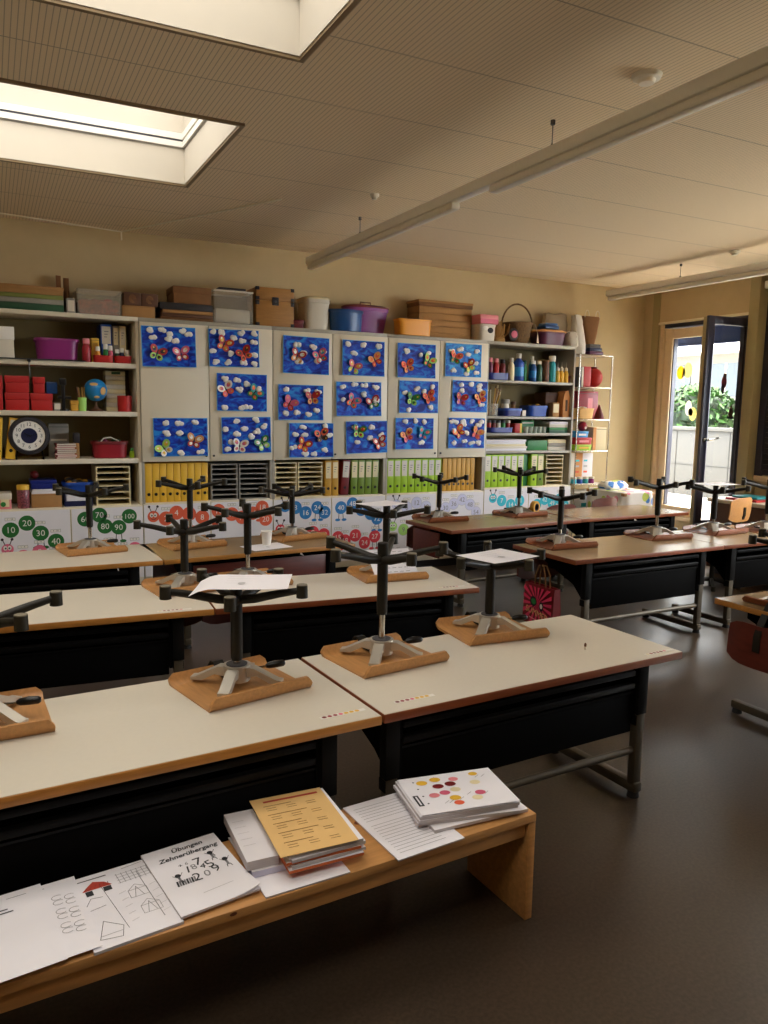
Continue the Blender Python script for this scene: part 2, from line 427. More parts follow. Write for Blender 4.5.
for n, (a, b) in enumerate(SKY):
    m = MB(); t = .05; z1 = 3.32
    g = .004
    m.box(SX0 - t, SX0 + g, a - t, b + t, CZ + .0005, z1, 'shaft_white'); m.box(SX1 - g, SX1 + t, a - t, b + t, CZ + .0005, z1, 'shaft_white')
    m.box(SX0 + g, SX1 - g, a - t, a + g, CZ + .0005, z1, 'shaft_white'); m.box(SX0 + g, SX1 - g, b - g, b + t, CZ + .0005, z1, 'shaft_white')
    # edge profile around the opening
    for (x0, x1, y0, y1) in ((SX0 - .02, SX1 + .02, a - .02, a), (SX0 - .02, SX1 + .02, b, b + .02), (SX0 - .02, SX0, a, b), (SX1, SX1 + .02, a, b)):
        m.box(x0, x1, y0, y1, CZ - .012, CZ + .004, 'trim_brown')
    w = struct(m.build('window_%d' % (n + 3)))
    m = MB()
    for z0, z1_, k, d in ((3.005, 3.012, 'grey', .006), (3.012, 3.044, 'white', .014), (3.044, 3.056, 'frame_dark', .010), (3.056, 3.092, 'white', .016), (3.092, 3.097, 'grey', .006)):
        m.box(SX0, SX1 - .002, b - d - g, b - .001, z0, z1_, k); m.box(SX0, SX1 - .002, a + .001, a + d + g, z0, z1_, k)
        if k != 'frame_dark':
            m.box(SX1 - d - g, SX1 - .001, a + .001, b - .001, z0, z1_, k)
    m.build('window_frame', w)
    m = MB(); m.box(SX0, SX1, a, b, 3.322, 3.328, 'tinted_glass'); m.build('pane', w, sharp=0)
m = MB(); m.box(WX0 - .2, WX1 + .2, WY1, WY1 + .2, 0, CZ, 'plaster'); struct(m.build('wall_back'))
m = MB(); m.box(WX0 - .2, WX0, WY0, WY1, 0, CZ, 'plaster'); struct(m.build('wall_left'))
m = MB(); m.box(WX0 - .2, WX1 + .2, WY0 - .2, WY0, 0, CZ, 'plaster'); struct(m.build('wall_front'))
DY0, DY1, DZ0, DZ1 = 5.13, 6.235, 0.375, 2.42
m = MB()
m.box(WX1, WX1 + .2, DY1, WY1, 0, CZ, 'plaster'); m.box(WX1, WX1 + .2, 4.05, DY0, 0, CZ, 'plaster'); m.box(WX1, WX1 + .2, WY0, .4, 0, CZ, 'plaster'); m.box(WX1, WX1 + .2, .4, 4.05, 0, .9, 'plaster'); m.box(WX1, WX1 + .2, .4, 4.05, 2.5, CZ, 'plaster')
m.box(WX1, WX1 + .2, DY0, DY1, DZ1, CZ, 'plaster'); m.box(WX1, WX1 + .2, DY0, DY1, 0, DZ0, 'plaster')
struct(m.build('wall_right'))
m = MB(); m.box(WX1 - .018, WX1 + .001, DY1 + .035, DY1 + .13, 0, CZ, 'frame_olive', bev=.003); struct(m.build('trim_1'))
m = MB(); m.box(WX1 - .03, WX1 + .001, DY0 - .02, DY1 + .03, DZ1 - .005, DZ1 + .02, 'plaster_white', bev=.004)
m.box(WX1 - .012, WX1 + .001, DY0, DY1 + .03, DZ1 + .02, CZ - .04, 'plaster'); struct(m.build('trim_2'))
m = MB(); m.box(WX1 - .14, WX1 + .001, 4.95, 5.06, 0, CZ, 'frame_olive', bev=.006); struct(m.build('trim_3'))
m = MB(); m.box(WX1 - .05, WX1 + .15, DY0, DY1, DZ0 - .03, DZ0 + .008, 'frame_beige', bev=.004); struct(m.build('trim_4'))
# window strip right of the glazed door: a closed dark blind next to the door, unseen clear panes added further on for daylight
m = MB()
m.box(WX1 - .05, WX1 + .001, .35, 4.94, 0.85, 0.90, 'frame_beige', bev=.004)
m.box(WX1 - .035, WX1 + .001, 4.88, 4.945, .90, CZ - .02, 'frame_dark'); m.box(WX1 - .035, WX1 + .03, 4.05, 4.11, .90, CZ - .02, 'frame_dark')
for y in (.4, 1.58, 2.78, 3.99): m.box(WX1 + .02, WX1 + .09, y, y + .06, .9, 2.5, 'frame_dark', bev=.004)
for z in (.9, 2.44): m.box(WX1 + .02, WX1 + .09, .46, 3.99, z, z + .06, 'frame_dark', bev=.004)
w = struct(m.build('window_2'))
for y in (.46, 1.64, 2.84):
    m = MB(); m.box(WX1 + .05, WX1 + .056, y, y + 1.15, .96, 2.44, 'glass'); m.build('pane', w, sharp=0)
m = MB()
for i in range(35):
    z = .91 + i * .05
    m.box(WX1 - .03, WX1 - .012, 4.115, 4.875, z, z + .049, 'blind_dark', bev=.004)
m.build('blind', w)
m = MB(); m.box(WX1 - .12, WX1 - .002, 4.06, 4.93, 2.62, 2.69, 'light_body', bev=.01); m.build('blind_box', w)

# glazed double door: fixed left leaf, right leaf swung into the room
m = MB()
m.box(WX1 - .02, WX1 + .16, DY1 - .045, DY1, DZ0 + .008, DZ1 - .005, 'frame_beige', bev=.003)
m.box(WX1 + .0, WX1 + .16, DY0, DY0 + .03, DZ0 + .008, DZ1 - .005, 'frame_olive', bev=.003)
m.box(WX1 - .01, WX1 + .16, DY0 + .03, DY1 - .045, DZ1 - .045, DZ1 - .005, 'frame_dark', bev=.003)
door = struct(m.build('door_1'))
def leaf(name, y0, y1, z0, z1, st, kin, gasket):
    # built closed in the YZ plane, inner face at x = 0 (towards -x), hinge line at y0
    q = MB()
    for a, b, c, d in ((y0, y0 + st, z0, z1), (y1 - st, y1, z0, z1), (y0 + st, y1 - st, z0, z0 + st), (y0 + st, y1 - st, z1 - st, z1)):
        q.box(-.03, .0, a, b, c, d, kin, bev=.004); q.box(.0, .045, a + .006, b - .006, c + .006, d - .006, gasket, bev=.003)
    e = .012
    for a, b, c, d in ((y0 + st, y0 + st + e, z0 + st, z1 - st), (y1 - st - e, y1 - st, z0 + st, z1 - st)):
        q.box(-.012, .04, a, b, c, d, 'frame_dark')
    o = q.build(name, door)
    g = MB(); g.box(.012, .018, y0 + st, y1 - st, z0 + st, z1 - st, 'glass'); g.build('pane', o, sharp=0)
    return o
l1 = leaf('door_leaf', 5.60, 6.18, DZ0 + .012, 2.36, .1, 'frame_beige', 'frame_dark'); l1.location = (WX1 + .03, 0, 0)
l2 = leaf('door_leaf', 0.0, .56, DZ0 + .012, 2.375, .075, 'frame_dark', 'frame_olive'); l2.location = (6.515, 5.135, 0); l2.rotation_euler = (0, 0, R(86))  # beige leaf given dark frame colours that hold its backlit shade
h = MB(); h.cyl((-.03, .515, 1.23), (-.085, .515, 1.23), .009, 'chrome'); h.tube([(-.08, .515, 1.23), (-.085, .46, 1.232), (-.085, .40, 1.25)], .009, 'chrome'); h.cyl((-.03, .515, 1.23), (-.036, .515, 1.23), .022, 'chrome')
h.build('handle', l2)
def sticker(label, y, z, shapes, x, rot=0):
    q = MB()
    for (dy, dz, r, s, k) in shapes:
        q.prism([(dy + r * math.cos(2 * PI * i / 14), dz + s * math.sin(2 * PI * i / 14)) for i in range(14)], 0, .002, k, Mx=T((x, y, z)) @ RZ(rot) @ Matrix(((0, 0, 1, 0), (1, 0, 0, 0), (0, 1, 0, 0), (0, 0, 0, 1))))
    recalc(q)
    return tag(q.build('window_sticker'), label, 'window sticker')
sticker('yellow butterfly cut-out, upper of the two on the left door pane', 5.90, 1.90, [(-.05, .02, .055, .08, 'film_cream'), (.045, 0, .05, .07, 'film_yellow'), (0, -.03, .02, .08, 'film_white')], 6.51)
sticker('pale yellow paper bird, lower one on the left door pane', 5.78, 1.49, [(-.03, -.02, .05, .07, 'film_cream'), (.03, .04, .045, .08, 'film_white'), (0, 0, .03, .04, 'film_yellow')], 6.51)
sticker('dark red and black bird sticker, upper one on the open door leaf', 5.085, 1.77, [(0, 0, .035, .06, 'red_dark'), (-.01, -.06, .025, .05, 'worm_black'), (.005, .06, .022, .025, 'brown')], 6.14, R(-90))
sticker('small dark bird sticker, lower one on the open door leaf', 5.093, 1.48, [(0, 0, .03, .05, 'brown'), (.0, -.04, .05, .012, 'worm_black'), (0, .05, .014, .03, 'brown')], 6.27, R(-90))

# ------------------------------------------------------------------ outside the door
m = MB(); m.box(6.72, 40, -12, 40, .2, .3, 'paving'); struct(m.build('ground_outside'))
m = MB(); m.box(9.0, 9.25, 3, 16, .3, 1.24, 'concrete', bev=.01)
for i in range(14):
    y = 3.6 + i * .92
    m.box(8.995, 9.0, y, y + .012, .3, 1.22, 'concrete_joint')
m.box(8.995, 9.0, 3, 16, .74, .752, 'concrete_joint'); m.box(8.96, 9.29, 3, 16, 1.24, 1.29, 'concrete', bev=.01)
struct(m.build('wall_terrace'))
random.seed(3)
def bush(name, label, cx, cy, z0, rx, ry, h, n, k):
    q = MB()
    for i in range(n):
        a, b = random.uniform(0, 2 * PI), random.uniform(-.3, 1); rr = math.sqrt(max(0, 1 - b * b)) * random.uniform(.75, 1.05)
        p = Vector((cx + rx * rr * math.cos(a), cy + ry * rr * math.sin(a), z0 + h * .45 + h * .5 * b))
        s_ = random.uniform(.05, .1); e = Euler((random.uniform(-1, 1), random.uniform(-1, 1), random.uniform(0, 6))).to_matrix()
        kk = k if random.random() < .6 else 'leaf_dark'
        q.face([p + e @ Vector(v) for v in ((-s_, 0, 0), (0, -s_ * .45, 0), (s_, 0, .01), (0, s_ * .45, 0))], kk)
    q.ball((cx, cy, z0 + h * .4), 1, 'leaf_dark', (rx * .82, ry * .82, h * .45), 12, 8, jit=.08)
    return tag(q.build(name, sharp=0), label, 'hedge')
bush('hedge', 'green leafy hedge behind the terrace wall, seen through the left door pane', 9.78, 8.6, 1.0, .45, .75, .95, 800, 'leaf')
bush('hedge', 'bright green hedge behind the terrace wall, seen through the open door leaf', 9.85, 7.1, 1.0, .5, .68, 1.0, 800, 'leaf')
bush('hedge', 'green hedge bush behind the terrace wall, left of the one in the left pane', 9.78, 10.6, 1.0, .45, .7, .9, 400, 'leaf')
b = thing('street_building', 'pale apartment building with balconies behind the hedge across the terrace', 'building', (24, 18, .2))
m = MB(); m.box(0, 6, -14, 14, 0, 7.6, 'facade'); m.build('facade', b)
for fl in range(3):
    m = MB(); z = 1.2 + fl * 2.3
    m.box(-.9, 0, -14, 14, z, z + .5, 'white', bev=.02); m.build('balcony', b)
    for j in range(11):
        m = MB(); y = -13.4 + j * 2.4; m.box(-.03, .02, y, y + 1.6, z + .75, z + 1.95, 'facade_pane'); m.box(-.05, -.02, y + .77, y + .83, z + .75, z + 1.95, 'white'); m.build('window', b)
aw = thing('awning', 'dark blue rolled awning box above the glazed door outside', 'awning', (6.72, 5.7, 2.22))
m = MB(); m.shell([[(.02, -1.2, .2), (.02, 3.2, .2)], [(.14, -1.2, .17), (.14, 3.2, .17)], [(.15, -1.2, .0), (.15, 3.2, .0)]], .01, 'awning'); m.build('canopy', aw)
m = MB(); m.cyl((.15, -1.2, .0), (.15, 3.2, .0), .012, 'awning'); m.build('rail', aw)

# ------------------------------------------------------------------ ceiling fittings
def pendant(x, yend, covers, wires, label):
    t = thing('pendant_light', label, 'ceiling light', (x, 0, 0), group=None)
    q = MB(); q.box(-.036, .036, -1.6, yend, 2.625, 2.682, 'light_body', bev=.008); q.build('housing', t)
    for a, b in covers:
        q = MB(); q.box(-.03, .03, a, b, 2.584, 2.6245, 'tube_cover', bev=.012); q.build('diffuser', t)
    for y in wires:
        q = MB(); q.cyl((0, y, 2.68), (0, y, CZ), .0022, 'grey_dark', seg=6); q.cyl((0, y, 2.682), (0, y, 2.70), .012, 'grey_dark', r1=.004)
        q.cyl((0, y, CZ - .02), (0, y, CZ), .011, 'grey_dark'); q.build('suspension_wire', t)
pendant(2.39, 6.11, [(3.86, 6.09), (1.2, 3.5), (-1.5, 1.0)], [5.136, 3.03, .9], 'long white pendant light running towards the back wall over the middle of the room')
pendant(5.6, 6.1, [(3.5, 6.08), (.8, 3.3)], [5.19, 3.1, .9], 'long white pendant light on the right, ending above the glazed door')
def detector(x, y, r, label):
    q = MB(); q.lathe([(0, -.035), (r * .5, -.033), (r * .62, -.02), (r * .9, -.016), (r, -.002), (r, 0)], 'light_body', (x, y, CZ), 24); recalc(q)
    return tag(q.build('ceiling_smoke_detector'), label, 'smoke detector')
detector(2.403, 2.465, .06, 'round white smoke detector on the ceiling near the middle pendant light')
detector(5.531, 4.568, .045, 'small white smoke detector on the ceiling by the right pendant light')
detector(2.22, 4.56, .03, 'tiny white detector on the ceiling left of the middle pendant light')
m = MB(); m.tube([(.0, 6.30, CZ - .008), (.97, 6.46, CZ - .012), (1.74, 4.95, CZ - .008)], .0055, 'cable', 6); m.tube([(.97, 6.46, CZ - .005), (.97, 6.46, CZ - .075)], .006, 'cable', 6)
tag(m.build('ceiling_cable'), 'thin white cable on the ceiling above the left cabinets with a short drop end', 'cable')
# ------------------------------------------------------------------ desks
def desk(label, x, y, rot, w=1.32, d=.6, z=.565, top='lam_white', edge='edge_oak', li=.12, ri=.13, stickers=(), front='black_metal', end=None):
    t = thing('school_desk', label, 'desk', (x, y, 0), R(rot), None)
    q = MB(); q.box(.0015, w - .0015, 0, d, z - .027, z, edge, bev=.0025); q.box(.004, w - .004, .003, d - .003, z - .0006, z + .0012, top); q.build('table_top', t)
    for sx in (li, w - ri - .05):
        q = MB(); q.box(sx, sx + .05, .035, .075, .335, z - .03, 'sleeve', bev=.003); q.build('leg_sleeve', t)
        q = MB(); q.box(sx + .004, sx + .046, .039, .071, .045, .345, 'leg_steel', bev=.004)
        lg = q.build('leg', t)
        q = MB(); q.box(sx + .002, sx + .048, .041, .083, .29, .332, 'sleeve', bev=.004); q.build('collar', lg)
        q = MB(); q.box(sx + .004, sx + .046, .03, .52, .022, .062, 'leg_steel', bev=.008); fb = q.build('foot_bar', t)
        for fy in (.055, .495):
            q = MB(); q.cyl((sx + .025, fy, 0), (sx + .025, fy, .024), .024, 'rubber', r1=.02); q.build('foot_cap', fb)
        q = MB(); sgn = 1 if sx < w / 2 else -1; x0 = sx + (.052 if sgn > 0 else -.014)
        q.prism([(.045, z - .03), (.5, z - .03), (.5, z - .09), (.2, z - .2), (.1, .3), (.045, .3)], x0, x0 + .012, 'black_metal', Mx=Matrix(((0, 0, 1, 0), (1, 0, 0, 0), (0, 1, 0, 0), (0, 0, 0, 1)))); q.build('side_plate', t)
    a, b = li + .066, w - ri - .066
    q = MB(); q.tube([(li + .047, .058, .19), (w - ri - .047, .058, .19)], .015, 'leg_steel', 10); q.build('crossbar', t)
    for rz in (z - .075, z - .125) if front == 'black_metal' else ():
        q = MB(); q.box(a, b, .04, .066, rz, rz + .022, 'rail_black', bev=.004); q.build('rail', t)
    q = MB(); q.box(a, b, .05, .062, .27, z - .135 if front == 'black_metal' else z - .06, front, bev=.002)
    if front == 'black_metal': q.box(a, b, .046, .05, z - .142, z - .135, 'rail_black')
    q.build('modesty_panel', t)
    q = MB(); q.box(a, b, .07, .46, z - .14, z - .132, 'black_metal'); q.box(a, b, .452, .46, z - .132, z - .07, 'black_metal'); q.build('book_tray', t)
    for sx in (li + .3, w - ri - .38):
        q = MB(); q.box(sx, sx + .08, .05, .5, z - .045, z - .028, 'sleeve', bev=.003); q.build('top_bracket', t)
    if end:
        q = MB(); q.box(.02, .035, .18, .52, z - .24, z - .05, end, bev=.004); q.build('end_panel', t)
    for kind, sx, sy in stickers:
        q = MB(); q.box(sx, sx + .148, sy, sy + .017, z + .001, z + .0017, 'white')
        Mx = T((sx, sy, z + .0019))
        for i in range(8):
            k = ('red_dark', 'crimson', 'crimson', 'worm_pink', 'yellow', 'yellow', 'yellow', 'white')[i] if kind == 'dots' else ('cream', 'crimson', 'red_dark', 'crimson', 'red_dark', 'pink', 'white', 'white')[i]
            if k in ('yellow',): q.rect2(.008 + i * .018 - .003, .008 + i * .018 + .012, .002, .015, Mx, 'cream')
            q.disc2(.0125 + i * .018, .0085, .0068, T((0, 0, .0004)) @ Mx, k)
        recalc(q); q.build('sticker_strip', t, sharp=0)
    return t
desk('white topped school desk in the front row, left of the seam, behind the low bench', -.33, 1.85, 3.6, 1.325, .6, stickers=[('dots', 1.155, .06)])
desk('white topped school desk in the front row, right of the seam, its right end free', .9985, 1.936, 3.3, 1.318, .602, li=.03, ri=.14, edge='edge_cherry', stickers=[('dots', .075, .06), ('faint', 1.155, .03)])
desk('white topped school desk in the second row on the left, reaching the left picture edge', -.474, 3.42, -4.0, 1.333, .59, stickers=[('faint', 1.24 - .15, .03)])
desk('white topped school desk in the second row, right one, ending by the aisle', .858, 3.325, -4.6, 1.345, .565, edge='edge_cherry', stickers=[('faint', 1.14, .05)])
desk('white topped school desk in the third row on the left, before the green number posters', -.455, 4.53, 0, 1.322, .6)
desk('brown topped school desk in the third row with a red wood front panel', .872, 4.527, 4.4, 1.28, .6, top='lam_tan', front='wood_red')
desk('brown topped school desk on the right with the red paper bag hung on its end', 3.045, 3.473, 1.4, 1.311, .6, z=.595, top='lam_tan', edge='edge_cherry')
desk('brown topped school desk right of the one with the red bag', 4.358, 3.506, 1.0, 1.32, .6, z=.595, top='lam_tan', edge='edge_cherry')
desk('brown topped school desk nearest the back cabinets, left one with a red end panel', 2.958, 4.717, 5.4, 1.338, .6, z=.595, top='lam_tan', edge='edge_cherry', end='wood_red')
desk('brown topped school desk nearest the glazed door, in front of the flowered cloth', 4.298, 4.853, .6, 1.25, .6, z=.595, top='lam_tan', edge='edge_cherry')
desk('brown topped school desk cut off by the right picture edge in the foreground', 3.15, 1.972, 0, 1.32, .6, z=.565, top='lam_tan', li=.07)

# ------------------------------------------------------------------ swivel chairs
def seat_mesh(k):
    q = MB(); rows = []
    prof = [(-.1655, .040)]
    n = 6
    for i in range(n + 1):
        a = R(86) * (1 - i / n); prof.append((-.137 - .028 * math.sin(a), .028 * (1 - math.cos(a))))
    for i in range(1, 5): prof.append((-.137 + .235 * i / 5, 0))
    for i in range(n + 1):
        a = R(72) * i / n; prof.append((.098 + .03 * math.sin(a), .03 * (1 - math.cos(a))))
    prof.append((.131, .031))
    for idx, (y, z) in enumerate(prof):
        e = 0.0
        if idx < 2: e = (.018, .005)[idx]
        if idx > len(prof) - 3: e = (.005, .018)[idx - len(prof) + 2]
        w = .178 - e
        rows.append([(-w + 2 * w * j / 8, y, z + .004) for j in range(9)])
    q.shell(rows, .011, k); recalc(q); return q
def make_chair(k='ply', kb='wood_red'):
    t = thing('swivel_chair', 'x', 'chair')
    seat_mesh(k).build('seat', t)
    q = MB(); rows = []
    for i in range(9):
        u = -1 + i / 4; x = .175 * u; y = .222 - .03 * (u * u) 
        c = .03 if abs(u) > .9 else (.008 if abs(u) > .7 else 0)
        rows.append([(x, y, -.07 - c), (x, y + .008, -.15), (x, y + .012, -.27 + c)])
    q.shell(rows, .011, kb); recalc(q); q.build('backrest', t)
    q = MB(); pts = [(0, .04, .0155), (0, .09, .0165), (0, .115, .03), (0, .135, .045), (0, .158, .042), (0, .18, .015), (0, .225, -.06), (0, .246, -.12), (0, .247, -.19)]
    q.shell([[(p[0] - .018, p[1], p[2]), (p[0] + .018, p[1], p[2])] for p in pts], .006, 'base_olive'); recalc(q); q.build('back_support', t)
    q = MB()
    q.cyl((0, 0, .018), (0, 0, .064), .043, 'cast_alu', r1=.04, seg=24); q.cyl((0, 0, .064), (0, 0, .070), .044, 'cast_alu', seg=24)
    for i in range(4):
        a = R(45 + 90 * i); Mx = RZ(a)
        q.prism([(.03, .064), (.058, .064), (.135, .027), (.15, .025), (.15, .0155), (.112, .0155), (.07, .038), (.03, .03)], -.0175, .0175, 'cast_alu', Mx=Mx @ RX(R(90)))
    recalc(q); br = q.build('seat_bracket', t)
    q = MB(); q.cyl((0, 0, .070), (0, 0, .073), .034, 'grey_dark', seg=24); q.build('clamp_ring', br)
    q = MB(); q.tube([(.03, -.006, .045), (.07, -.016, .048), (.11, -.026, .05)], .004, 'chrome', 8); lv = q.build('height_lever', t)
    q = MB(); q.tube([(.095, -.022, .05), (.104, -.024, .051), (.128, -.03, .053), (.152, -.036, .053), (.158, -.0375, .053)], [.006, .0105, .0125, .011, .006], 'black_plastic', 12); q.build('grip', lv)
    q = MB(); q.cyl((0, 0, .06), (0, 0, .26), .0118, 'chrome', seg=18); q.build('gas_lift', t)
    q = MB(); q.cyl((0, 0, -.255), (0, 0, -.004), .0195, 'base_olive', seg=20); q.cyl((0, 0, -.004), (0, 0, 0), .0195, 'base_olive', r1=.017, seg=20); q.cyl((0, 0, -.262), (0, 0, -.255), .017, 'base_olive', seg=20); q.build('column', t)
    for i in range(5):
        q = MB(); q.tube([(.012, 0, -.062), (.06, 0, -.056), (.15, 0, -.033), (.207, 0, -.021)], [.0155, .015, .0125, .0108], 'base_olive', 12)
        a = q.build('arm', t, rot=R(72 * i))
        q = MB(); q.cyl((.22, 0, -.042), (.22, 0, -.003), .0182, 'foot_olive', r1=.0175, seg=18); q.cyl((.22, 0, -.003), (.22, 0, 0), .0168, 'foot_pad', seg=18); q.build('foot', a)
    return t
protos = {}
def chair(label, x, y, z, zf, th, rot=0.0, k='ply', upright=False):
    first = k not in protos
    if first: protos[k] = make_chair(k.replace('beech', 'ply'), 'ply' if k == 'beech' else 'wood_red'); t = protos[k]
    else:
        p = protos[k]; t = p.copy(); COL.objects.link(t)
        for c in p.children:
            cc = c.copy(); COL.objects.link(cc); cc.parent = t
            for g in c.children:
                gg = g.copy(); COL.objects.link(gg); gg.parent = cc
    t['label'] = label
    t.location = (x, y, z); t.rotation_euler = (0, 0, R(rot))
    i = 0
    for c in t.children:
        s = c.name.split('.')[0]
        if s == 'column': c.location.z = zf - z
        if s == 'arm': c.location.z = zf - z; c.rotation_euler = (0, 0, R(th - rot + 72 * i)); i += 1
    if upright:
        t.rotation_euler = (R(180), 0, R(rot)); t.location = (x, y, zf)
    return t
ZL, ZR = .5665, .5965
chair('upturned swivel chair on the left front desk, papers lying on its base', .677, 2.359, ZL, .913, 33.3, 12)
chair('upturned swivel chair on the right front desk with its chrome gas lift showing', 1.231, 2.418, ZL, .991, 52.8, 8)
chair('upturned swivel chair at the back of the right front desk, sheet on its base', 1.79, 2.545, ZL, .902, 59.6, -4)
chair('upturned swivel chair cut off by the left picture edge on the front desk', -.065, 2.36, ZL, .915, 13, 3)
chair('upturned swivel chair on the left second row desk, straight behind the papers', .83, 3.80, ZL, .908, 25, 8)
chair('upturned swivel chair at the left end of the right second row desk, gas lift showing', 1.15, 3.79, ZL, .975, 8, 4)
chair('upturned swivel chair in the second row with sheets on both base and seat', 1.885, 3.665, ZL, .955, 36, -4)
chair('upturned swivel chair on the third row desk under the green number poster', .52, 5.02, ZL, .972, 0, 9)
chair('upturned swivel chair on the left of the brown third row desk', 1.13, 4.985, ZL, 1.0, 54, 10)
chair('upturned swivel chair on the right of the brown third row desk, before the blue numbers', 1.85, 5.04, ZL, .925, 33, 12)
chair('upturned swivel chair on the left corner of the desk nearest the back cabinets', 3.17, 5.25, ZR, .955, 56, -2, 'ply_red')
chair('upturned swivel chair with a roll of tape on its seat, near the lime folders', 3.96, 5.26, ZR, 1.0, 20, 6, 'ply_red')
chair('upturned swivel chair on the left of the desk with the red bag', 3.31, 3.94, ZR, .965, 50, -2, 'ply_red')
chair('upturned swivel chair at the right end of the desk with the red bag', 4.20, 3.96, ZR, 1.01, 36, -3, 'ply_red')
chair('upturned swivel chair with a paper across its base, right of the open door leaf', 4.79, 3.97, ZR, .955, 16, 3, 'ply_red')
chair('upturned swivel chair at the right picture edge on the right desk', 5.24, 3.86, ZR, .985, 20, -6, 'ply_red')
chair('upturned swivel chair on the foreground desk at the right edge, backrest hanging down', 3.35, 2.29, ZL, .91, 10, 90, 'ply_red')
chair('pale wooden swivel chair standing upright at the counter by the window', 5.48, 4.52, 0, .52, 15, 12, 'beech', upright=True)
chair('dark wooden swivel chair standing upright behind the desk nearest the door', 5.14, 5.74, 0, .40, 15, 8, 'ply_red', upright=True)  # shade is put into the dark wood colours of this chair and the next
chair('dark wooden swivel chair standing upright before the teal number poster', 4.62, 5.72, 0, .36, 15, 4, 'ply_red', upright=True)
# ------------------------------------------------------------------ back wall cabinets (front plane y = FY)
FY, BY = 6.10, 6.49
UX = [-.02, 1.02, 2.065, 3.115, 4.165, 5.225]
TOPZ = 2.115
def unit(i, label, lowz, doors, shelves):
    x0, x1 = UX[i] + .001, UX[i + 1] - .001
    t = thing('tall_cabinet', label, 'cabinet', (x0, FY, 0)); w = x1 - x0; D = BY - FY; s = .02
    yf = .02
    for a in (0, w - s):
        q = MB(); q.box(a, a + s, .0, D, .08, TOPZ - .03, 'white_paint' if i == 0 else 'cab_edge', bev=.001); q.build('side_panel', t)
    q = MB(); q.box(0, w, .0, D, TOPZ - .03, TOPZ, 'white_paint' if i == 0 else 'cab_edge', bev=.002); q.build('top_panel', t)
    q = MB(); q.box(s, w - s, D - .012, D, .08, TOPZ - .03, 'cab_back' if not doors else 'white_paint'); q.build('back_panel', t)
    q = MB(); q.box(.0, w, .05, D, 0, .08, 'grey_dark'); q.build('plinth', t)
    for z in shelves:
        q = MB(); q.box(s, w - s, .004, D - .012, z - (.035 if i == 0 else .024), z, 'white_paint' if i == 0 else 'cab_edge', bev=.002); q.build('shelf', t)
    q = MB(); q.box(s, w - s, .0, D - .012, lowz - .02, lowz, 'white_paint', bev=.001); q.build('counter_shelf', t)
    h = w / 2
    for k in (0, 1):
        q = MB(); q.box(k * h + .002, (k + 1) * h - .002, -.018, -.001, .085, lowz - .006, 'white_paint', bev=.0015); d = q.build('lower_door', t)
    if doors:
        q = MB(); q.box(s, w - s, .004, D - .012, 1.036, 1.056, 'white_paint'); q.build('shelf', t)
        for k in (0, 1):
            q = MB(); q.box(k * h + .003, (k + 1) * h - .003, -.02, -.001, 1.034, TOPZ - .032, 'white_paint', bev=.002); d = q.build('door', t)
            q = MB(); kx = h - .03 if k == 0 else h + .03
            q.cyl((kx, -.02, 1.075), (kx, -.026, 1.075), .009, 'grey_dark'); q.cyl((kx, -.026, 1.075), (kx, -.029, 1.075), .006, 'black_plastic'); q.build('door_lock', d)
    return t
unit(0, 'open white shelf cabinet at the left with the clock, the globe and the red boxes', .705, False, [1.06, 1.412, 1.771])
unit(1, 'white double door cabinet above the row of yellow file boxes', .713, True, [])
unit(2, 'white double door cabinet in the middle, letter trays and mixed folders below its doors', .713, True, [])
unit(3, 'white double door cabinet right of the middle, lime and ochre folders below its doors', .715, True, [])
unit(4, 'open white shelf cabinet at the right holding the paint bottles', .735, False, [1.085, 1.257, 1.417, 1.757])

# ---- generic shelf things; (x0,x1) width, z0 base, h height, y front, d depth
def carton(label, x0, x1, z0, z1, k, y=6.14, d=.22, lid=None, name='box', cat='box', lab=None, group=None, rot=0, lidk=None):
    t = thing(name, label, cat, ((x0 + x1) / 2, y + d / 2, z0), R(rot), group); w = (x1 - x0) / 2; h = z1 - z0; e = min(.004, h * .15)
    hb = h * (.72 if lid else 1)
    q = MB(); q.box(-w + (.004 if lid else 0), w - (.004 if lid else 0), -d / 2 + (.004 if lid else 0), d / 2 - (.004 if lid else 0), 0, hb - .0005, k, bev=e)
    if not lid: q.box(-w * .98, w * .98, -d / 2 - .0008, -d / 2 + .002, h * .9, h * .915, 'kraft_dark' if 'kraft' in k else 'grey_dark')
    q.build('body', t)
    if lid:
        q = MB(); q.box(-w, w, -d / 2, d / 2, hb - h * .12, h, lidk or k, bev=e); q.build('lid', t)
    if lab:
        q = MB(); a, b, c, dd, lk = lab; q.box(-w + 2 * w * a, -w + 2 * w * b, -d / 2 - .0015, -d / 2 + .001, h * c, h * dd, lk); q.build('paper_label', t)
    return t
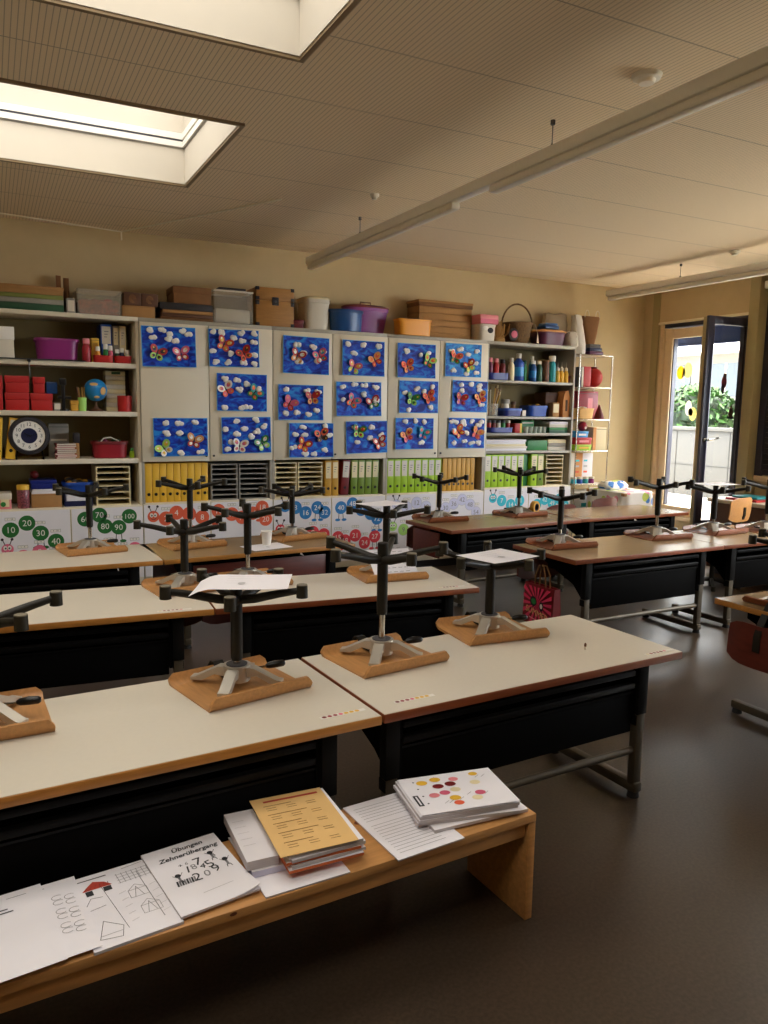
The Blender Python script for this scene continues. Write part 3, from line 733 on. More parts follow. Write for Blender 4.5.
def tub(label, x0, x1, z0, z1, k, y=6.15, d=.24, name='tub', cat='tub', taper=.84, rimk=None, lid=None, handle=None, fill=None, oval=False, sq=.5):
    t = thing(name, label, cat, ((x0 + x1) / 2, y + d / 2, z0)); w = (x1 - x0) / 2; h = z1 - z0; hd = d / 2
    def rr(sx, sy, z, n=28):
        out = []
        for i in range(n):
            a = 2 * PI * i / n; p = sq if not oval else 1.0
            ca, sa = math.cos(a), math.sin(a)
            out.append((sx * math.copysign(abs(ca) ** p, ca), sy * math.copysign(abs(sa) ** p, sa), z))
        return out
    q = MB(); th = .006
    rings = [rr(w * taper * .9, hd * taper * .9, 0), rr(w * taper, hd * taper, .006), rr(w * .96, hd * .96, h * .88), rr(w, hd, h * .89), rr(w, hd, h), rr(w * .95 - th, hd * .95 - th, h), rr(w * taper - th, hd * taper - th, .012)]
    vr = [[q.bm.verts.new(p) for p in r_] for r_ in rings]; q.loft(vr, k); recalc(q); q.build('body', t)
    if rimk:
        q = MB(); vr = [[q.bm.verts.new(p) for p in rr(w * a, hd * a, h + b)] for a, b in ((1.02, -.02), (1.03, -.004), (1.0, .004), (.96, .001))]; q.loft(vr, rimk, caps=False); q.build('rim', t)
    if lid:
        q = MB(); vr = [[q.bm.verts.new(p) for p in rr(w * a, hd * a, h + b)] for a, b in ((1.03, .0005), (1.03, .012), (.8, .026), (.4, .03))]; q.loft(vr, lid); recalc(q); l = q.build('lid', t)
        if handle:
            q = MB(); q.tube([(-.05, 0, h + .027), (-.05, 0, h + .055), (.05, 0, h + .055), (.05, 0, h + .027)], .006, handle, 8); q.build('lid_handle', l)
    if fill:
        q = MB()
        for i in range(16): q.ball((random.uniform(-.6, .6) * w, random.uniform(-.5, .5) * hd, h * .72 + random.uniform(0, .04)), min(w, hd) * .24, random.choice(fill), (1, 1, .6), 8, 6)
        q.build('contents', t)
    return t
def bottle(label, xc, z0, h, r, k, cap, y=6.2, capk='white', name='paint_bottle', cat='bottle', neck=.35, spout=False, lab=None, group=None):
    t = thing(name, label, cat, (xc, y, z0), 0, group)
    q = MB(); hb = h * (1 - cap)
    q.lathe([(0, 0), (r * .92, 0), (r, .006), (r, hb * .72), (r * .93, hb * .82), (r * neck, hb * .96), (r * neck, hb)], k, seg=20); recalc(q); q.build('body', t)
    q = MB()
    if spout: q.lathe([(0, hb), (r * neck * 1.25, hb), (r * neck * 1.2, hb + h * cap * .3), (r * .16, hb + h * cap * .45), (r * .1, h), (0, h)], capk, seg=14)
    else: q.lathe([(0, hb - .004), (r * neck * 1.3, hb - .004), (r * neck * 1.3, h - .003), (r * neck * 1.1, h), (0, h)], capk, seg=16)
    recalc(q); q.build('cap', t)
    if lab:
        q = MB(); q.lathe([(r + .0008, hb * .2), (r + .0012, hb * .2), (r + .0012, hb * .6), (r + .0008, hb * .6)], lab, seg=20); recalc(q); q.build('bottle_label', t)
    return t
def binder(label, x0, x1, z0, h, k, y=6.115, d=.26, lab=None, tilt=0, hole=True, name='ring_binder', cat='folder', group=None):
    w = x1 - x0
    t = thing(name, label, cat, ((x0 + x1) / 2, y, z0), (0, R(tilt), 0), group)
    q = MB(); q.box(-w / 2 + .001, w / 2 - .001, 0, d, 0, h, k, bev=.003); q.build('cover', t)
    if lab:
        q = MB(); q.box(-w / 2 + .009, w / 2 - .009, -.0008, .001, h * .5, h * .95, lab); o = q.build('spine_label', t)
        q = MB(); Mx = T((0, -.0012, h * .72)) @ FRONT
        for i in range(3): q.rect2(-w * .18, w * .2 - i * .006, .025 - i * .02, .031 - i * .02, Mx, 'ink_grey')
        q.build('print', o, sharp=0)
    if hole:
        q = MB(); q.cyl((0, .001, h * .21), (0, -.0012, h * .21), min(.0125, w * .3), 'black_plastic', seg=14); q.build('finger_hole', t)
    return t
def letter_tray(label, x0, x1, z0, z1, n, y=6.118, d=.3, k='cream', fill=True):
    t = thing('letter_tray', label, 'paper sorter', (x0, y, z0)); w = x1 - x0; h = z1 - z0; th = .008
    q = MB(); q.box(0, th, 0, d, 0, h, k); q.box(w - th, w, 0, d, 0, h, k); q.box(th, w - th, d - .006, d, 0, h, 'black_metal'); q.box(th, w - th, 0, d, h - th, h, k); q.box(th, w - th, 0, d, 0, th, k); q.build('case', t)
    for i in range(1, n):
        q = MB(); z = h * i / n; q.box(th, w - th, .0, d - .006, z - .003, z + .004, k); q.build('divider', t)
    return t

Z0, Z1, Z2, Z3, ZT = .7055, 1.0605, 1.4125, 1.7715, 2.1155
# --- on top of the cabinets, left to right
carton('flat dark green folder box, lowest of the left stack on the shelves', .09, .512, ZT, ZT + .055, 'green_dark', 6.16, .3, name='folder_box')
carton('flat grey green folder box, second from below in the left stack on the shelves', .085, .512, ZT + .0555, ZT + .09, 'grey', 6.16, .3, name='folder_box')
carton('flat light green folder box, third from below in the left stack on the shelves', .09, .51, ZT + .0905, ZT + .12, 'moss', 6.16, .3, name='folder_box')
carton('flat tan carton with a lid, topmost of the left stack on the shelves', .07, .515, ZT + .1205, ZT + .178, 'kraft', 6.155, .31, lid=True)
carton('small grey upright carton beside the folder stack on top of the shelves', .53, .591, ZT, ZT + .11, 'grey', 6.16, .2, lab=(.15, .85, .15, .85, 'offwhite'))
q = MB(); q.box(.485, .52, 6.42, 6.435, ZT, ZT + .3, 'kraft_dark', bev=.002); tag(q.build('wooden_batten'), 'brown wooden batten leaning on the wall behind the grey carton, left and taller', 'batten')
q = MB(); q.box(.535, .575, 6.41, 6.425, ZT, ZT + .285, 'kraft_dark', bev=.002); tag(q.build('wooden_batten'), 'brown wooden batten leaning on the wall behind the grey carton, right and shorter', 'batten')
def clearbox(label, x0, x1, z0, z1, fill, lidk, y=6.16, d=.28):
    t = thing('storage_box', label, 'storage box', ((x0 + x1) / 2, y + d / 2, z0)); w = (x1 - x0) / 2; h = z1 - z0
    q = MB(); b0, th = .93, .003
    for a, b, c, e in ((-1, 1, -1, -.985), (-1, 1, .985, 1), (-1, -.985, -1, 1), (.985, 1, -1, 1)):
        q.box(w * a, w * b, d / 2 * c, d / 2 * e, 0, h - .012, 'clear_plastic')
    q.box(-w, w, -d / 2, d / 2, 0, .003, 'clear_plastic'); q.build('body', t)
    q = MB()
    for a, b, c, e in ((-1.03, 1.03, -1.03, -.97), (-1.03, 1.03, .97, 1.03), (-1.03, -.97, -.97, .97), (.97, 1.03, -.97, .97)):
        q.box(w * a, w * b, d / 2 * c, d / 2 * e, h - .014, h, lidk, bev=.003)
    q.build('rim', t)
    if fill:
        q = MB(); q.box(-w * .95, w * .95, -d / 2 * .95, d / 2 * .95, .004, h * .62, fill, bev=.02)
        for i in range(14): q.ball((random.uniform(-.8, .8) * w, random.uniform(-.8, .6) * d / 2, h * .6), .025, random.choice(['red', 'craft_bits', 'green', 'cream', 'brown']), (1.4, 1, .6), 8, 6)
        q.build('contents', t)
    return t
clearbox('clear plastic box filled with colourful craft bits on top of the left shelves', .606, .912, ZT, 2.30, 'craft_bits', 'clear_plastic')
carton('tan cardboard box under the two patterned boxes on top of the left shelves', .915, 1.155, ZT, 2.205, 'kraft', 6.15, .26)
for n, (a, b) in enumerate(((.93, 1.052), (1.056, 1.178))):
    t = carton('small brown patterned box, %s one on the tan box' % ('left' if n == 0 else 'right'), a, b, 2.2055, 2.300, 'brown', 6.15, .2)
    q = MB(); Mx = T((0, -.1012, .047)) @ FRONT
    for i in range(3):
        pts = [(math.cos(u) * (.008 + .008 * i), math.sin(u) * (.01 + .009 * i)) for u in [PI * 2 * j / 12 for j in range(11)]]; q.line2(pts, .003, Mx, 'kraft')
    q.build('printed_swirl', t, sharp=0)
for i, (k, lb) in enumerate((('kraft_dark', 'lowest of'), ('brown', 'second of'), ('kraft', 'third of'))):
    carton('brown flat portfolio folder, %s the stack under the black one' % lb, 1.195 + .008 * i, 1.598, 2.1155 + .027 * i, 2.1155 + .027 * i + .0265, k, 6.15, .3, name='portfolio_folder', cat='folder')
carton('black flat portfolio folder, topmost of the folder stack on the first white cabinet', 1.19, 1.60, 2.1970, 2.249, 'worm_black', 6.155, .29, name='portfolio_folder', cat='folder')
carton('brown shoebox with a lid on top of the black folder', 1.294, 1.592, 2.2495, 2.378, 'kraft_dark', 6.16, .26, lid=True)
t = clearbox('large clear plastic bin with a dark lid clip between the shoebox and the wooden chest', 1.61, 1.925, ZT, 2.378, None, 'offwhite')
q = MB(); q.box(-.12, .10, -.15, -.05, .263, .28, 'worm_black', bev=.006); q.build('lid_clip', t)
q = MB(); q.box(-.14, .14, -.12, .12, .01, .12, 'offwhite', bev=.01); q.build('contents', t)
# wooden chest
t = thing('wooden_chest', 'light wooden treasure chest with dark corners and a clasp on the cabinets', 'chest', (2.105, 6.28, ZT))
q = MB(); q.box(-.155, .165, -.13, .13, 0, .205, 'chest_wood', bev=.004); q.build('body', t)
q = MB(); q.box(-.157, .167, -.132, .132, .2055, .31, 'chest_wood', bev=.008); l = q.build('lid', t)
for sx in (-.158, .138):
    for z0, z1 in ((.0, .03), (.17, .204), (.21, .235), (.285, .312)):
        q = MB(); q.box(sx, sx + .03, -.1345, -.11, z0, z1, 'worm_black', bev=.002); q.build('corner_bracket', t)
q = MB(); q.box(-.022, .034, -.138, -.128, .17, .235, 'worm_black', bev=.004); q.cyl((.006, -.138, .2), (.006, -.143, .2), .01, 'grey_dark'); q.build('clasp', t)
carton('low dark red box between the wooden chest and the white bin', 2.285, 2.372, ZT, ZT + .075, 'red_dark', 6.18, .2, lid=True)
tub('tall white plastic bin with a pale lid on top of the middle cabinet', 2.375, 2.618, ZT, 2.368, 'offwhite', 6.16, .26, lid='cream', taper=.88, name='bin', cat='bin')
tub('round blue plastic tub next to the white bin on top of the cabinets', 2.60, 2.915, ZT, 2.295, 'tub_blue', 6.108, .17, rimk='tub_blue', oval=True, taper=.9, fill=['rose', 'plum'])
tub('purple plastic tub with a dark red lid and handle on top of the cabinets', 2.815, 3.25, ZT, 2.35, 'purple', 6.285, .2, sq=.7, lid='red_dark', handle='brown', taper=.78)
tub('orange open plastic crate with dark cloth in it on top of the cabinets', 3.235, 3.575, ZT, 2.26, 'orange', 6.108, .15, fill=['navy', 'plum', 'blue_deep'], taper=.92, sq=.3, name='crate', cat='crate')
for i in range(5):
    carton('brown kraft box, %s of the stack of five on the right cabinet' % ('lowest', 'second from below', 'middle one', 'second from above', 'topmost')[i], 3.515, 4.085, ZT + .058 * i + .0002, ZT + .058 * (i + 1), 'kraft', 6.262, .225, group=None)
carton('dark kraft carton lid resting on the stack of five kraft boxes', 3.505, 4.095, ZT + .2905, ZT + .345, 'kraft_dark', 6.255, .238, lid=True, lidk='kraft')
t = tub('white tub with a pink lid right of the kraft boxes', 4.10, 4.30, ZT, 2.27, 'offwhite', 6.14, .2, taper=.92, name='tub', cat='tub'); 
q = MB(); q.box(-.104, .104, -.105, .105, .156, .242, 'pink', bev=.01); q.box(-.1, .1, -.1065, -.1, .16, .2, 'rose'); q.build('lid', t)
q = MB(); q.ball((.02, -.092, .1), .035, 'worm_black', (1, .2, .8)); q.ball((-.03, -.092, .12), .03, 'white', (1, .2, .8)); q.build('printed_label', t)
random.seed(11)
q = MB()
for i in range(60):
    a = random.uniform(0, 2 * PI); r_ = random.uniform(.02, .12); p = Vector((4.36, 6.22, ZT + .012))
    q.tube([p + Vector((.03 * math.cos(a), .03 * math.sin(a), .01)), p + Vector((r_ * math.cos(a), r_ * .6 * math.sin(a), .08)), p + Vector((r_ * 1.1 * math.cos(a), r_ * .6 * math.sin(a), random.uniform(.1, .2)))], .003, 'straw', 4)
q.lathe([(0, 0), (.06, 0), (.07, .03), (.04, .05), (0, .05)], 'straw', (4.36, 6.22, ZT)); recalc(q)
tag(q.build('dried_flower_bunch'), 'bunch of dry straw flowers lying left of the handled basket', 'dried flowers')
# wicker basket
t = thing('wicker_basket', 'round brown wicker basket with a tall arched handle on the right cabinets', 'basket', (4.61, 6.26, ZT))
q = MB(); q.lathe([(0, 0), (.10, 0), (.125, .08), (.145, .185), (.15, .19), (.15, .2), (.135, .2), (.115, .06), (0, .02)], 'wicker', seg=28); recalc(q); q.build('body', t)
q = MB(); q.tube([(.185 * math.cos(a), 0, .16 + .22 * math.sin(a)) for a in [PI * i / 16 for i in range(17)]], .0085, 'wicker', 8); q.build('handle', t)
q = MB(); q.shell([[(.13, -.1, .19), (.17, -.06, .19)], [(.14, -.14, .1), (.18, -.09, .1)], [(.125, -.15, .01), (.19, -.1, .01)]], .004, 'offwhite'); recalc(q); q.build('hanging_cloth', t)
q = MB(); q.ball((-.135, -.13, .075), .055, 'worm_black', (1, .25, 1.1)); q.ball((-.135, -.145, .075), .035, 'rose', (1, .2, 1)); q.build('ornament', t)
tub('dark plum plastic tub with an orange lid right of the wicker basket', 4.83, 5.165, ZT, 2.245, 'plum', 6.15, .26, taper=.86, lid='skin_tan')
q = MB(); q.box(4.90, 5.075, 6.19, 6.33, 2.2770, 2.312, 'tub_blue', bev=.012); q.box(4.91, 5.065, 6.2, 6.32, 2.3125, 2.338, 'tub_blue', bev=.012)
tag(q.build('folded_towel'), 'folded blue towel lying on the orange lid of the plum tub', 'towel')
def softbag(name, label, x0, x1, z0, z1, y, d, k, cat, lean=0.0, handles=None):
    random.seed(len(label)); t = thing(name, label, cat, ((x0 + x1) / 2, y, z0)); w = (x1 - x0) / 2; h = z1 - z0
    q = MB(); rows = []
    for i in range(8):
        u = i / 7; ww = w * (.82 + .18 * math.sin(PI * min(1, u * 1.1))); dd = d / 2 * (1 - .55 * u) * (1 if i else .9)
        rows.append([(ww * math.copysign(abs(math.cos(a)) ** .6, math.cos(a)) + lean * u + random.uniform(-.006, .006), dd * math.copysign(abs(math.sin(a)) ** .6, math.sin(a)) + random.uniform(-.008, .008) * (i > 0), h * u + (random.uniform(-.012, .012) if i == 7 else 0)) for a in [2 * PI * j / 22 for j in range(22)]])
    q.loft([[q.bm.verts.new(p) for p in r_] for r_ in rows], k); recalc(q); q.build('body', t)
    if handles:
        for s in (-1, 1):
            q = MB(); q.tube([(lean + s * w * .5 + .04 * math.cos(a), -.02, h - .01 + .06 * math.sin(a)) for a in [PI * i / 8 for i in range(9)]], .005, handles, 6); q.build('handle', t)
    return t
softbag('cloth_bag', 'crumpled grey cloth bag leaning on the wall behind the blue towel', 5.0, 5.33, ZT, 2.455, 6.41, .15, 'bag_grey', 'bag', .03)
softbag('paper_wrap', 'crumpled white paper bundle at the right end on top of the shelves', 5.172, 5.30, ZT, 2.26, 6.21, .17, 'offwhite', 'paper bundle')

# --- left open unit: top shelf
t = carton('white upright container with a lid at the left end of the top shelf', .03, .178, Z3, 1.995, 'offwhite', 6.135, .2, lid=True, lidk='white')
q = MB(); q.box(.03, .64, 6.085, 6.13, 1.7725, 1.779, 'black_plastic', bev=.002); tag(q.build('pointer_ruler'), 'long black ruler lying along the edge of the top shelf', 'ruler')
q = MB(); q.tube([(.263, 6.094, 1.772), (.262, 6.092, 1.72), (.266, 6.092, 1.66)], .0035, 'black_plastic', 6); q.ball((.263, 6.09, 1.765), .012, 'black_plastic'); tag(q.build('hanging_cord'), 'short black cord hanging from the edge of the top shelf above the red boxes', 'cord')
tub('magenta plastic box with a rim on the top left shelf', .31, .612, 1.7795, 1.93, 'magenta', 6.14, .22, rimk='magenta', taper=.9, name='plastic_box', cat='box')
bottle('dark red drink flask next to the magenta box on the top shelf', .655, Z3, .172, .031, 'crimson', .2, 6.16, 'pink', name='flask', cat='flask', neck=.6)
carton('upright yellow card box on the top left shelf behind the red tray', .698, .752, Z3, 1.955, 'yellow', 6.215, .12, lab=(.2, .8, .3, .8, 'ochre'))
binder('blue ring binder with a white label on the top left shelf', .765, .846, Z3, .288, 'blue', 6.22, .24, lab='offwhite')
binder('grey ring binder, right of the blue one on the top left shelf', .851, .897, Z3, .28, 'grey', 6.22, .24, lab='cream')
binder('cream ring binder, last one on the right of the top left shelf', .90, .948, Z3, .282, 'cream', 6.22, .24, lab='offwhite')
for n, (a, b) in enumerate(((.700, .843), (.848, .974))):
    tub('low red plastic tray of small glue bottles, %s one on the top left shelf' % ('left' if n == 0 else 'right'), a, b, Z3, 1.825, 'red', 6.118, .09, taper=.95, name='tray', cat='tray')
for n, (x, k, hh) in enumerate(((.735, 'orange', .105), (.79, 'green', .125), (.825, 'rose', .115), (.872, 'green_dark', .09), (.905, 'navy', .1), (.945, 'offwhite', .088))):
    bottle('small white capped glue bottle, %s from the left in the red trays, %s body' % (ORD[n], k.split('_')[0]), x, Z3 + .0135, hh, .0175, k, .28, 6.163, 'white', name='glue_bottle', neck=.7)
# second shelf
def redbox(label, a, b, z0, z1): return carton(label, a, b, z0, z1, 'red', 6.13, .2, lid=True, name='red_box')
redbox('red cardboard box cut off by the left picture edge on the second shelf', .03, .09, Z2, 1.655)
redbox('red cardboard box, lower one of the wide pair on the second shelf', .098, .258, Z2, 1.536)
redbox('red cardboard box, upper one of the wide pair on the second shelf', .102, .262, 1.5365, 1.656)
redbox('red cardboard box, low one right of the wide pair', .264, .412, Z2, 1.536)
redbox('narrow red cardboard box standing on the low red box', .283, .365, 1.5365, 1.652)
carton('small dark blue card box behind the red boxes on the second shelf', .375, .45, 1.5365, 1.622, 'tub_blue', 6.2, .1); 
carton('small grey carton between the red box and the black stand', .417, .465, Z2, 1.47, 'grey', 6.14, .1, lab=(.1, .9, .2, .9, 'offwhite'))
q = MB(); q.cyl((.485, 6.17, Z2), (.485, 6.17, Z2 + .012), .04, 'black_plastic'); q.box(.474, .497, 6.16, 6.18, Z2, 1.65, 'black_plastic', bev=.004); q.box(.45, .54, 6.163, 6.177, 1.5, 1.52, 'black_plastic', bev=.003); q.box(.463, .508, 6.15, 6.19, 1.60, 1.648, 'black_plastic', bev=.004)
tag(q.build('camera_stand'), 'black upright stand with a cross arm on the second left shelf', 'stand')
carton('small yellow box beside the black stand on the second shelf', .53, .588, Z2, 1.49, 'ochre', 6.13, .08, lid=True)
t = thing('pencil_cup', 'pale green cup with pencils left of the globe', 'cup', (.615, 6.16, Z2))
q = MB(); q.lathe([(0, 0), (.026, 0), (.031, .1), (.028, .1), (.024, .006), (0, .006)], 'worm_lime', seg=20); recalc(q); q.build('cup', t)
for a, k in ((.2, 'ochre'), (2.0, 'kraft'), (3.6, 'brown'), (5, 'ochre')):
    q = MB(); q.cyl((.008 * math.cos(a), .008 * math.sin(a), .008), (.03 * math.cos(a) - .012, .03 * math.sin(a), .175), .004, k, seg=6); q.build('pencil', t)
t = thing('globe', 'small blue desk globe on a dark foot on the second left shelf', 'globe', (.715, 6.2, Z2))
q = MB(); q.ball((0, 0, .158), .083, 'sky_blue', (1, 1, 1), 28, 18); g = q.build('sphere', t)
q = MB()
for px, pz, rx, rz in ((.045, .15, .024, .03), (-.02, .2, .03, .014), (.0, .105, .02, .012)):
    yy = -math.sqrt(max(0, .083 ** 2 - px * px - (pz - .158) ** 2)); n_ = Vector((px, yy, pz - .158)).normalized()
    q.ball((px, yy, pz), 1, 'bread', (rx, .004, rz), 12, 8, Mx=n_.to_track_quat('-Y', 'Z').to_matrix().to_4x4())
q.build('continents', g)
q = MB(); q.lathe([(0, 0), (.05, 0), (.052, .01), (.02, .022), (.008, .05), (.008, .075), (0, .075)], 'brown', seg=20); recalc(q); q.build('stand', t)
for i in range(9):
    h = .034; carton('white book box, %s from below in the pile right of the globe' % ORD[i], .795, .938, Z2 + h * i + .0003, Z2 + h * (i + 1), 'offwhite' if i % 2 else 'cream', 6.25, .16, name='book_box', cat='box', lab=(.3, .75, .25, .8, 'green_dark') if i == 8 else None)
t = thing('red_cup', 'square red plastic pot at the right end of the second left shelf', 'pot', (.918, 6.175, Z2))
q = MB(); q.lathe([(0, 0), (.05, 0), (.054, .12), (.049, .12), (.045, .008), (0, .008)], 'red', seg=24); recalc(q); q.build('body', t)
# third shelf: clock etc.
binder('yellow ring binder at the left picture edge beside the clock', .018, .06, Z1, .3, 'yellow', 6.13, .24, tilt=4, name='ring_binder')
binder('yellow ring binder leaning beside the clock', .082, .146, Z1 + .0045, .295, 'yellow', 6.13, .24, lab='offwhite', tilt=8, name='ring_binder')
t = thing('round_clock', 'round dark clock with a white dial and large numbers on a stand', 'clock', (.245, 6.14, 1.232))
Mx = FRONT
q = MB(); q.lathe([(0, 0), (.135, 0), (.138, .012), (.132, .028), (.112, .032), (.106, .02), (0, .02)], 'worm_black', seg=40, Mx=FRONT); recalc(q); q.build('case', t)
q = MB(); Md = FRONT @ T((0, 0, .0215)); q.disc2(0, 0, .106, Md, 'white', seg=40); Md = FRONT @ T((0, 0, .0225)); q.disc2(0, 0, .055, Md, 'navy', seg=32)
Md = FRONT @ T((0, 0, .0225))
for n in range(1, 13):
    a = R(90 - 30 * n); q.text(str(n), .036, Md @ T((.081 * math.cos(a), .081 * math.sin(a), 0)), 'ink')
q.build('dial', t, sharp=0)
q = MB(); q.box(-.003, .003, -.0265, -.024, -.012, .04, 'black_plastic', Mx=RY(R(-60))); q.build('hour_hand', t)
q = MB(); q.box(-.002, .002, -.0285, -.0268, -.015, .052, 'black_plastic', Mx=RY(R(75))); q.build('minute_hand', t)
for s in (-1, 1):
    q = MB(); q.tube([(.08 * s, -.012, -.10), (.09 * s, -.03, -.168), (.085 * s, .09, -.168)], .005, 'black_metal', 8); q.build('stand_leg', t)
carton('grey carton standing behind the small stack of books by the clock', .385, .525, Z1, 1.315, 'grey', 6.30, .14, lab=(.1, .9, .5, .55, 'offwhite'))
for i in range(8):
    o = (.0, .006, -.004, .003, .008, -.002, .004, .0)[i]
    t = thing('small_book', 'small white edged book, %s from below in the pile right of the clock' % ORD[i], 'book', (.49 + o, 6.19, Z1 + .0003 + .0143 * i), R((0, 3, -2, 4, 0, -3, 2, 5)[i]))
    q = MB(); q.box(-.068, .064, -.05, .05, .0018, .0118, 'offwhite'); q.build('pages', t)
    q = MB(); q.box(-.07, .066, -.052, .052, 0, .0018, ('red_dark', 'rose', 'crimson', 'brown')[i % 4]); q.box(-.07, .066, -.052, .052, .0118, .0138, ('red_dark', 'rose', 'crimson', 'brown')[i % 4]); q.box(-.0715, -.068, -.052, .052, 0, .0138, 'crimson'); q.build('cover', t)
carton('brown card box behind the small books', .552, .592, Z1, 1.25, 'kraft', 6.2, .12, lid=True, lidk='worm_black')
t = tub('dark red oval basket with a white handle on the third left shelf', .675, .938, Z1, 1.185, 'crimson', 6.135, .2, taper=.9, rimk='red_dark', fill=['brown', 'green_dark', 'plum'], name='basket', cat='basket')
q = MB(); q.tube([(-.08, -.06, .11), (-.05, -.07, .15), (.0, -.07, .158), (.05, -.06, .135), (.08, -.05, .11)], .005, 'offwhite', 8); q.build('handle', t)
bottle('little bright green bottle right of the dark red basket', .965, Z1, .075, .018, 'lime', .25, 6.2, 'green', neck=.6, name='small_bottle')
# bottom shelf
t = carton('pink box with a green sticker at the left picture edge on the lowest shelf', -.005 + .028, .114, Z0, .818, 'pink', 6.13, .2, lid=True, lidk='offwhite', lab=(.2, .8, .15, .62, 'cream'))
q = MB(); q.ball((-.012, -.1022, .035), .018, 'green', (1, .1, 1)); q.build('sticker', t)
t = thing('candy_jar', 'clear jar of coloured beads with a yellow screw lid on the lowest left shelf', 'jar', (.19, 6.16, Z0))
q = MB(); q.lathe([(0, .0), (.038, 0), (.042, .006), (.042, .125), (.038, .135), (0, .135)], 'jar_candy', seg=22); recalc(q); q.build('beads', t)
q = MB(); q.lathe([(0, .1355), (.042, .1355), (.042, .165), (.039, .17), (0, .17)], 'yellow', seg=26); recalc(q); q.build('lid', t)
carton('light brown cardboard box right of the bead jar', .242, .448, Z0, .805, 'kraft', 6.14, .26)
for i in range(3): 
    q = MB(); q.box(.245 + .004 * i, .43 - .006 * i, 6.15, 6.38, .8055 + .0115 * i, .8165 + .0115 * i, 'paper', bev=.002); tag(q.build('paper_stack'), 'white paper stack, %s of three on the light brown cardboard box' % ('lowest', 'middle', 'topmost')[i], 'paper')
carton('dark blue flat box on the paper stack on the lowest left shelf', .24, .418, .8405, .905, 'blue_deep', 6.15, .24, lid=True)
q = MB(); q.ball((.215 + .06, 6.3, .9055 + .03), .03, 'red_dark', (1, 1, 1), 16, 10); tag(q.build('toy_ball'), 'small dark red ball on the dark blue flat box', 'ball')
t = thing('document_tray', 'dark blue document tray with white papers in it on the lowest left shelf', 'tray', (.57, 6.26, Z0))
q = MB(); q.box(-.105, .095, -.12, .12, 0, .006, 'navy'); q.box(-.105, -.1, -.12, .12, .006, .1, 'navy'); q.box(.09, .095, -.12, .12, .006, .1, 'navy'); q.box(-.1, .09, .115, .12, .006, .1, 'navy'); q.box(-.1, .09, -.12, -.115, .006, .04, 'navy'); q.build('body', t)
q = MB(); q.box(-.09, .08, -.11, .11, .0065, .085, 'paper', bev=.004); q.build('papers', t)
tub('bright blue shallow tray resting above the document tray', .462, .675, .8062, .88, 'blue', 6.14, .24, taper=.93, rimk='blue', name='tray', cat='tray', fill=['worm_black', 'grey_dark', 'ochre'])
letter_tray('cream letter tray of six slots at the right end of the lowest left shelf', .69, .935, Z0, 1.0, 6)

# --- niches under the doors
for n in range(9):
    a = 1.045 + .0545 * n
    binder('yellow file box, %s of the nine under the first cabinet doors' % ORD[n], a, a + .0535, .7135, .305, 'yellow', 6.12, .27, name='file_box', cat='file box')
letter_tray('grey letter tray with seven slots right of the yellow file boxes', 1.56, 1.775, .7135, 1.005, 7, k='grey')
letter_tray('grey letter tray, second one right of the yellow file boxes', 1.79, 2.03, .7135, 1.005, 7, k='grey')
letter_tray('cream letter tray at the left end under the middle cabinet doors', 2.095, 2.285, .7135, 1.008, 7)
letter_tray('cream letter tray left of the ochre folders under the middle cabinet doors', 2.3, 2.52, .7135, 1.008, 7)
for n, (a, b, k, tl) in enumerate(((2.545, 2.608, 'ochre', 0), (2.611, 2.672, 'ochre', 0), (2.69, 2.765, 'red_dark', 4))):
    binder(('left ochre ring binder beside the letter trays under the middle doors', 'right ochre ring binder, next to the dark red one', 'dark red ring binder leaning between ochre and green ones')[n], a, b, .7137 + (.005 if tl else 0), .305, k, 6.12, .27, lab='cream' if n < 2 else 'offwhite', tilt=tl)
for n in range(4):
    a = 2.788 + .068 * n
    binder('olive green ring binder, %s from the left beside the red one' % ORD[n], a, a + .065, .7145, .305, 'olive_green', 6.12, .27, lab='cream', tilt=1.0)
for n in range(8):
    a = 3.145 + .0705 * n
    binder('lime green ring binder, %s from the left under the right cabinet doors' % ORD[n], a, a + .069, .7155, .308, 'lime', 6.12, .27, lab='offwhite')
for n in range(7):
    a = 3.722 + .051 * n
    binder('ochre file box, %s from the left, right of the lime ring binders' % ORD[n], a, a + .0495, .7155, .308, 'ochre', 6.12, .27, name='file_box', cat='file box')
for n in range(6):
    a = 4.19 + .077 * n
    binder('lime ring binder, %s from the left under the paint bottle shelves' % ORD[n], a, a + .075, .7355, .315, 'lime', 6.12, .27, lab='offwhite')
binder('dark green ring binder turned sideways under the paint bottle shelves', 4.656, 4.735, .7355, .31, 'green', 6.16, .24, hole=False)
for n in range(2):
    a = 4.74 + .079 * n
    binder('lime ring binder, %s of the pair right of the dark green one' % ('left', 'right')[n], a, a + .077, .7355, .315, 'olive_green' if n else 'lime', 6.12, .27, lab='cream')
letter_tray('cream letter tray of seven slots under the paint bottle shelves', 4.925, 5.138, .7355, 1.04, 7)

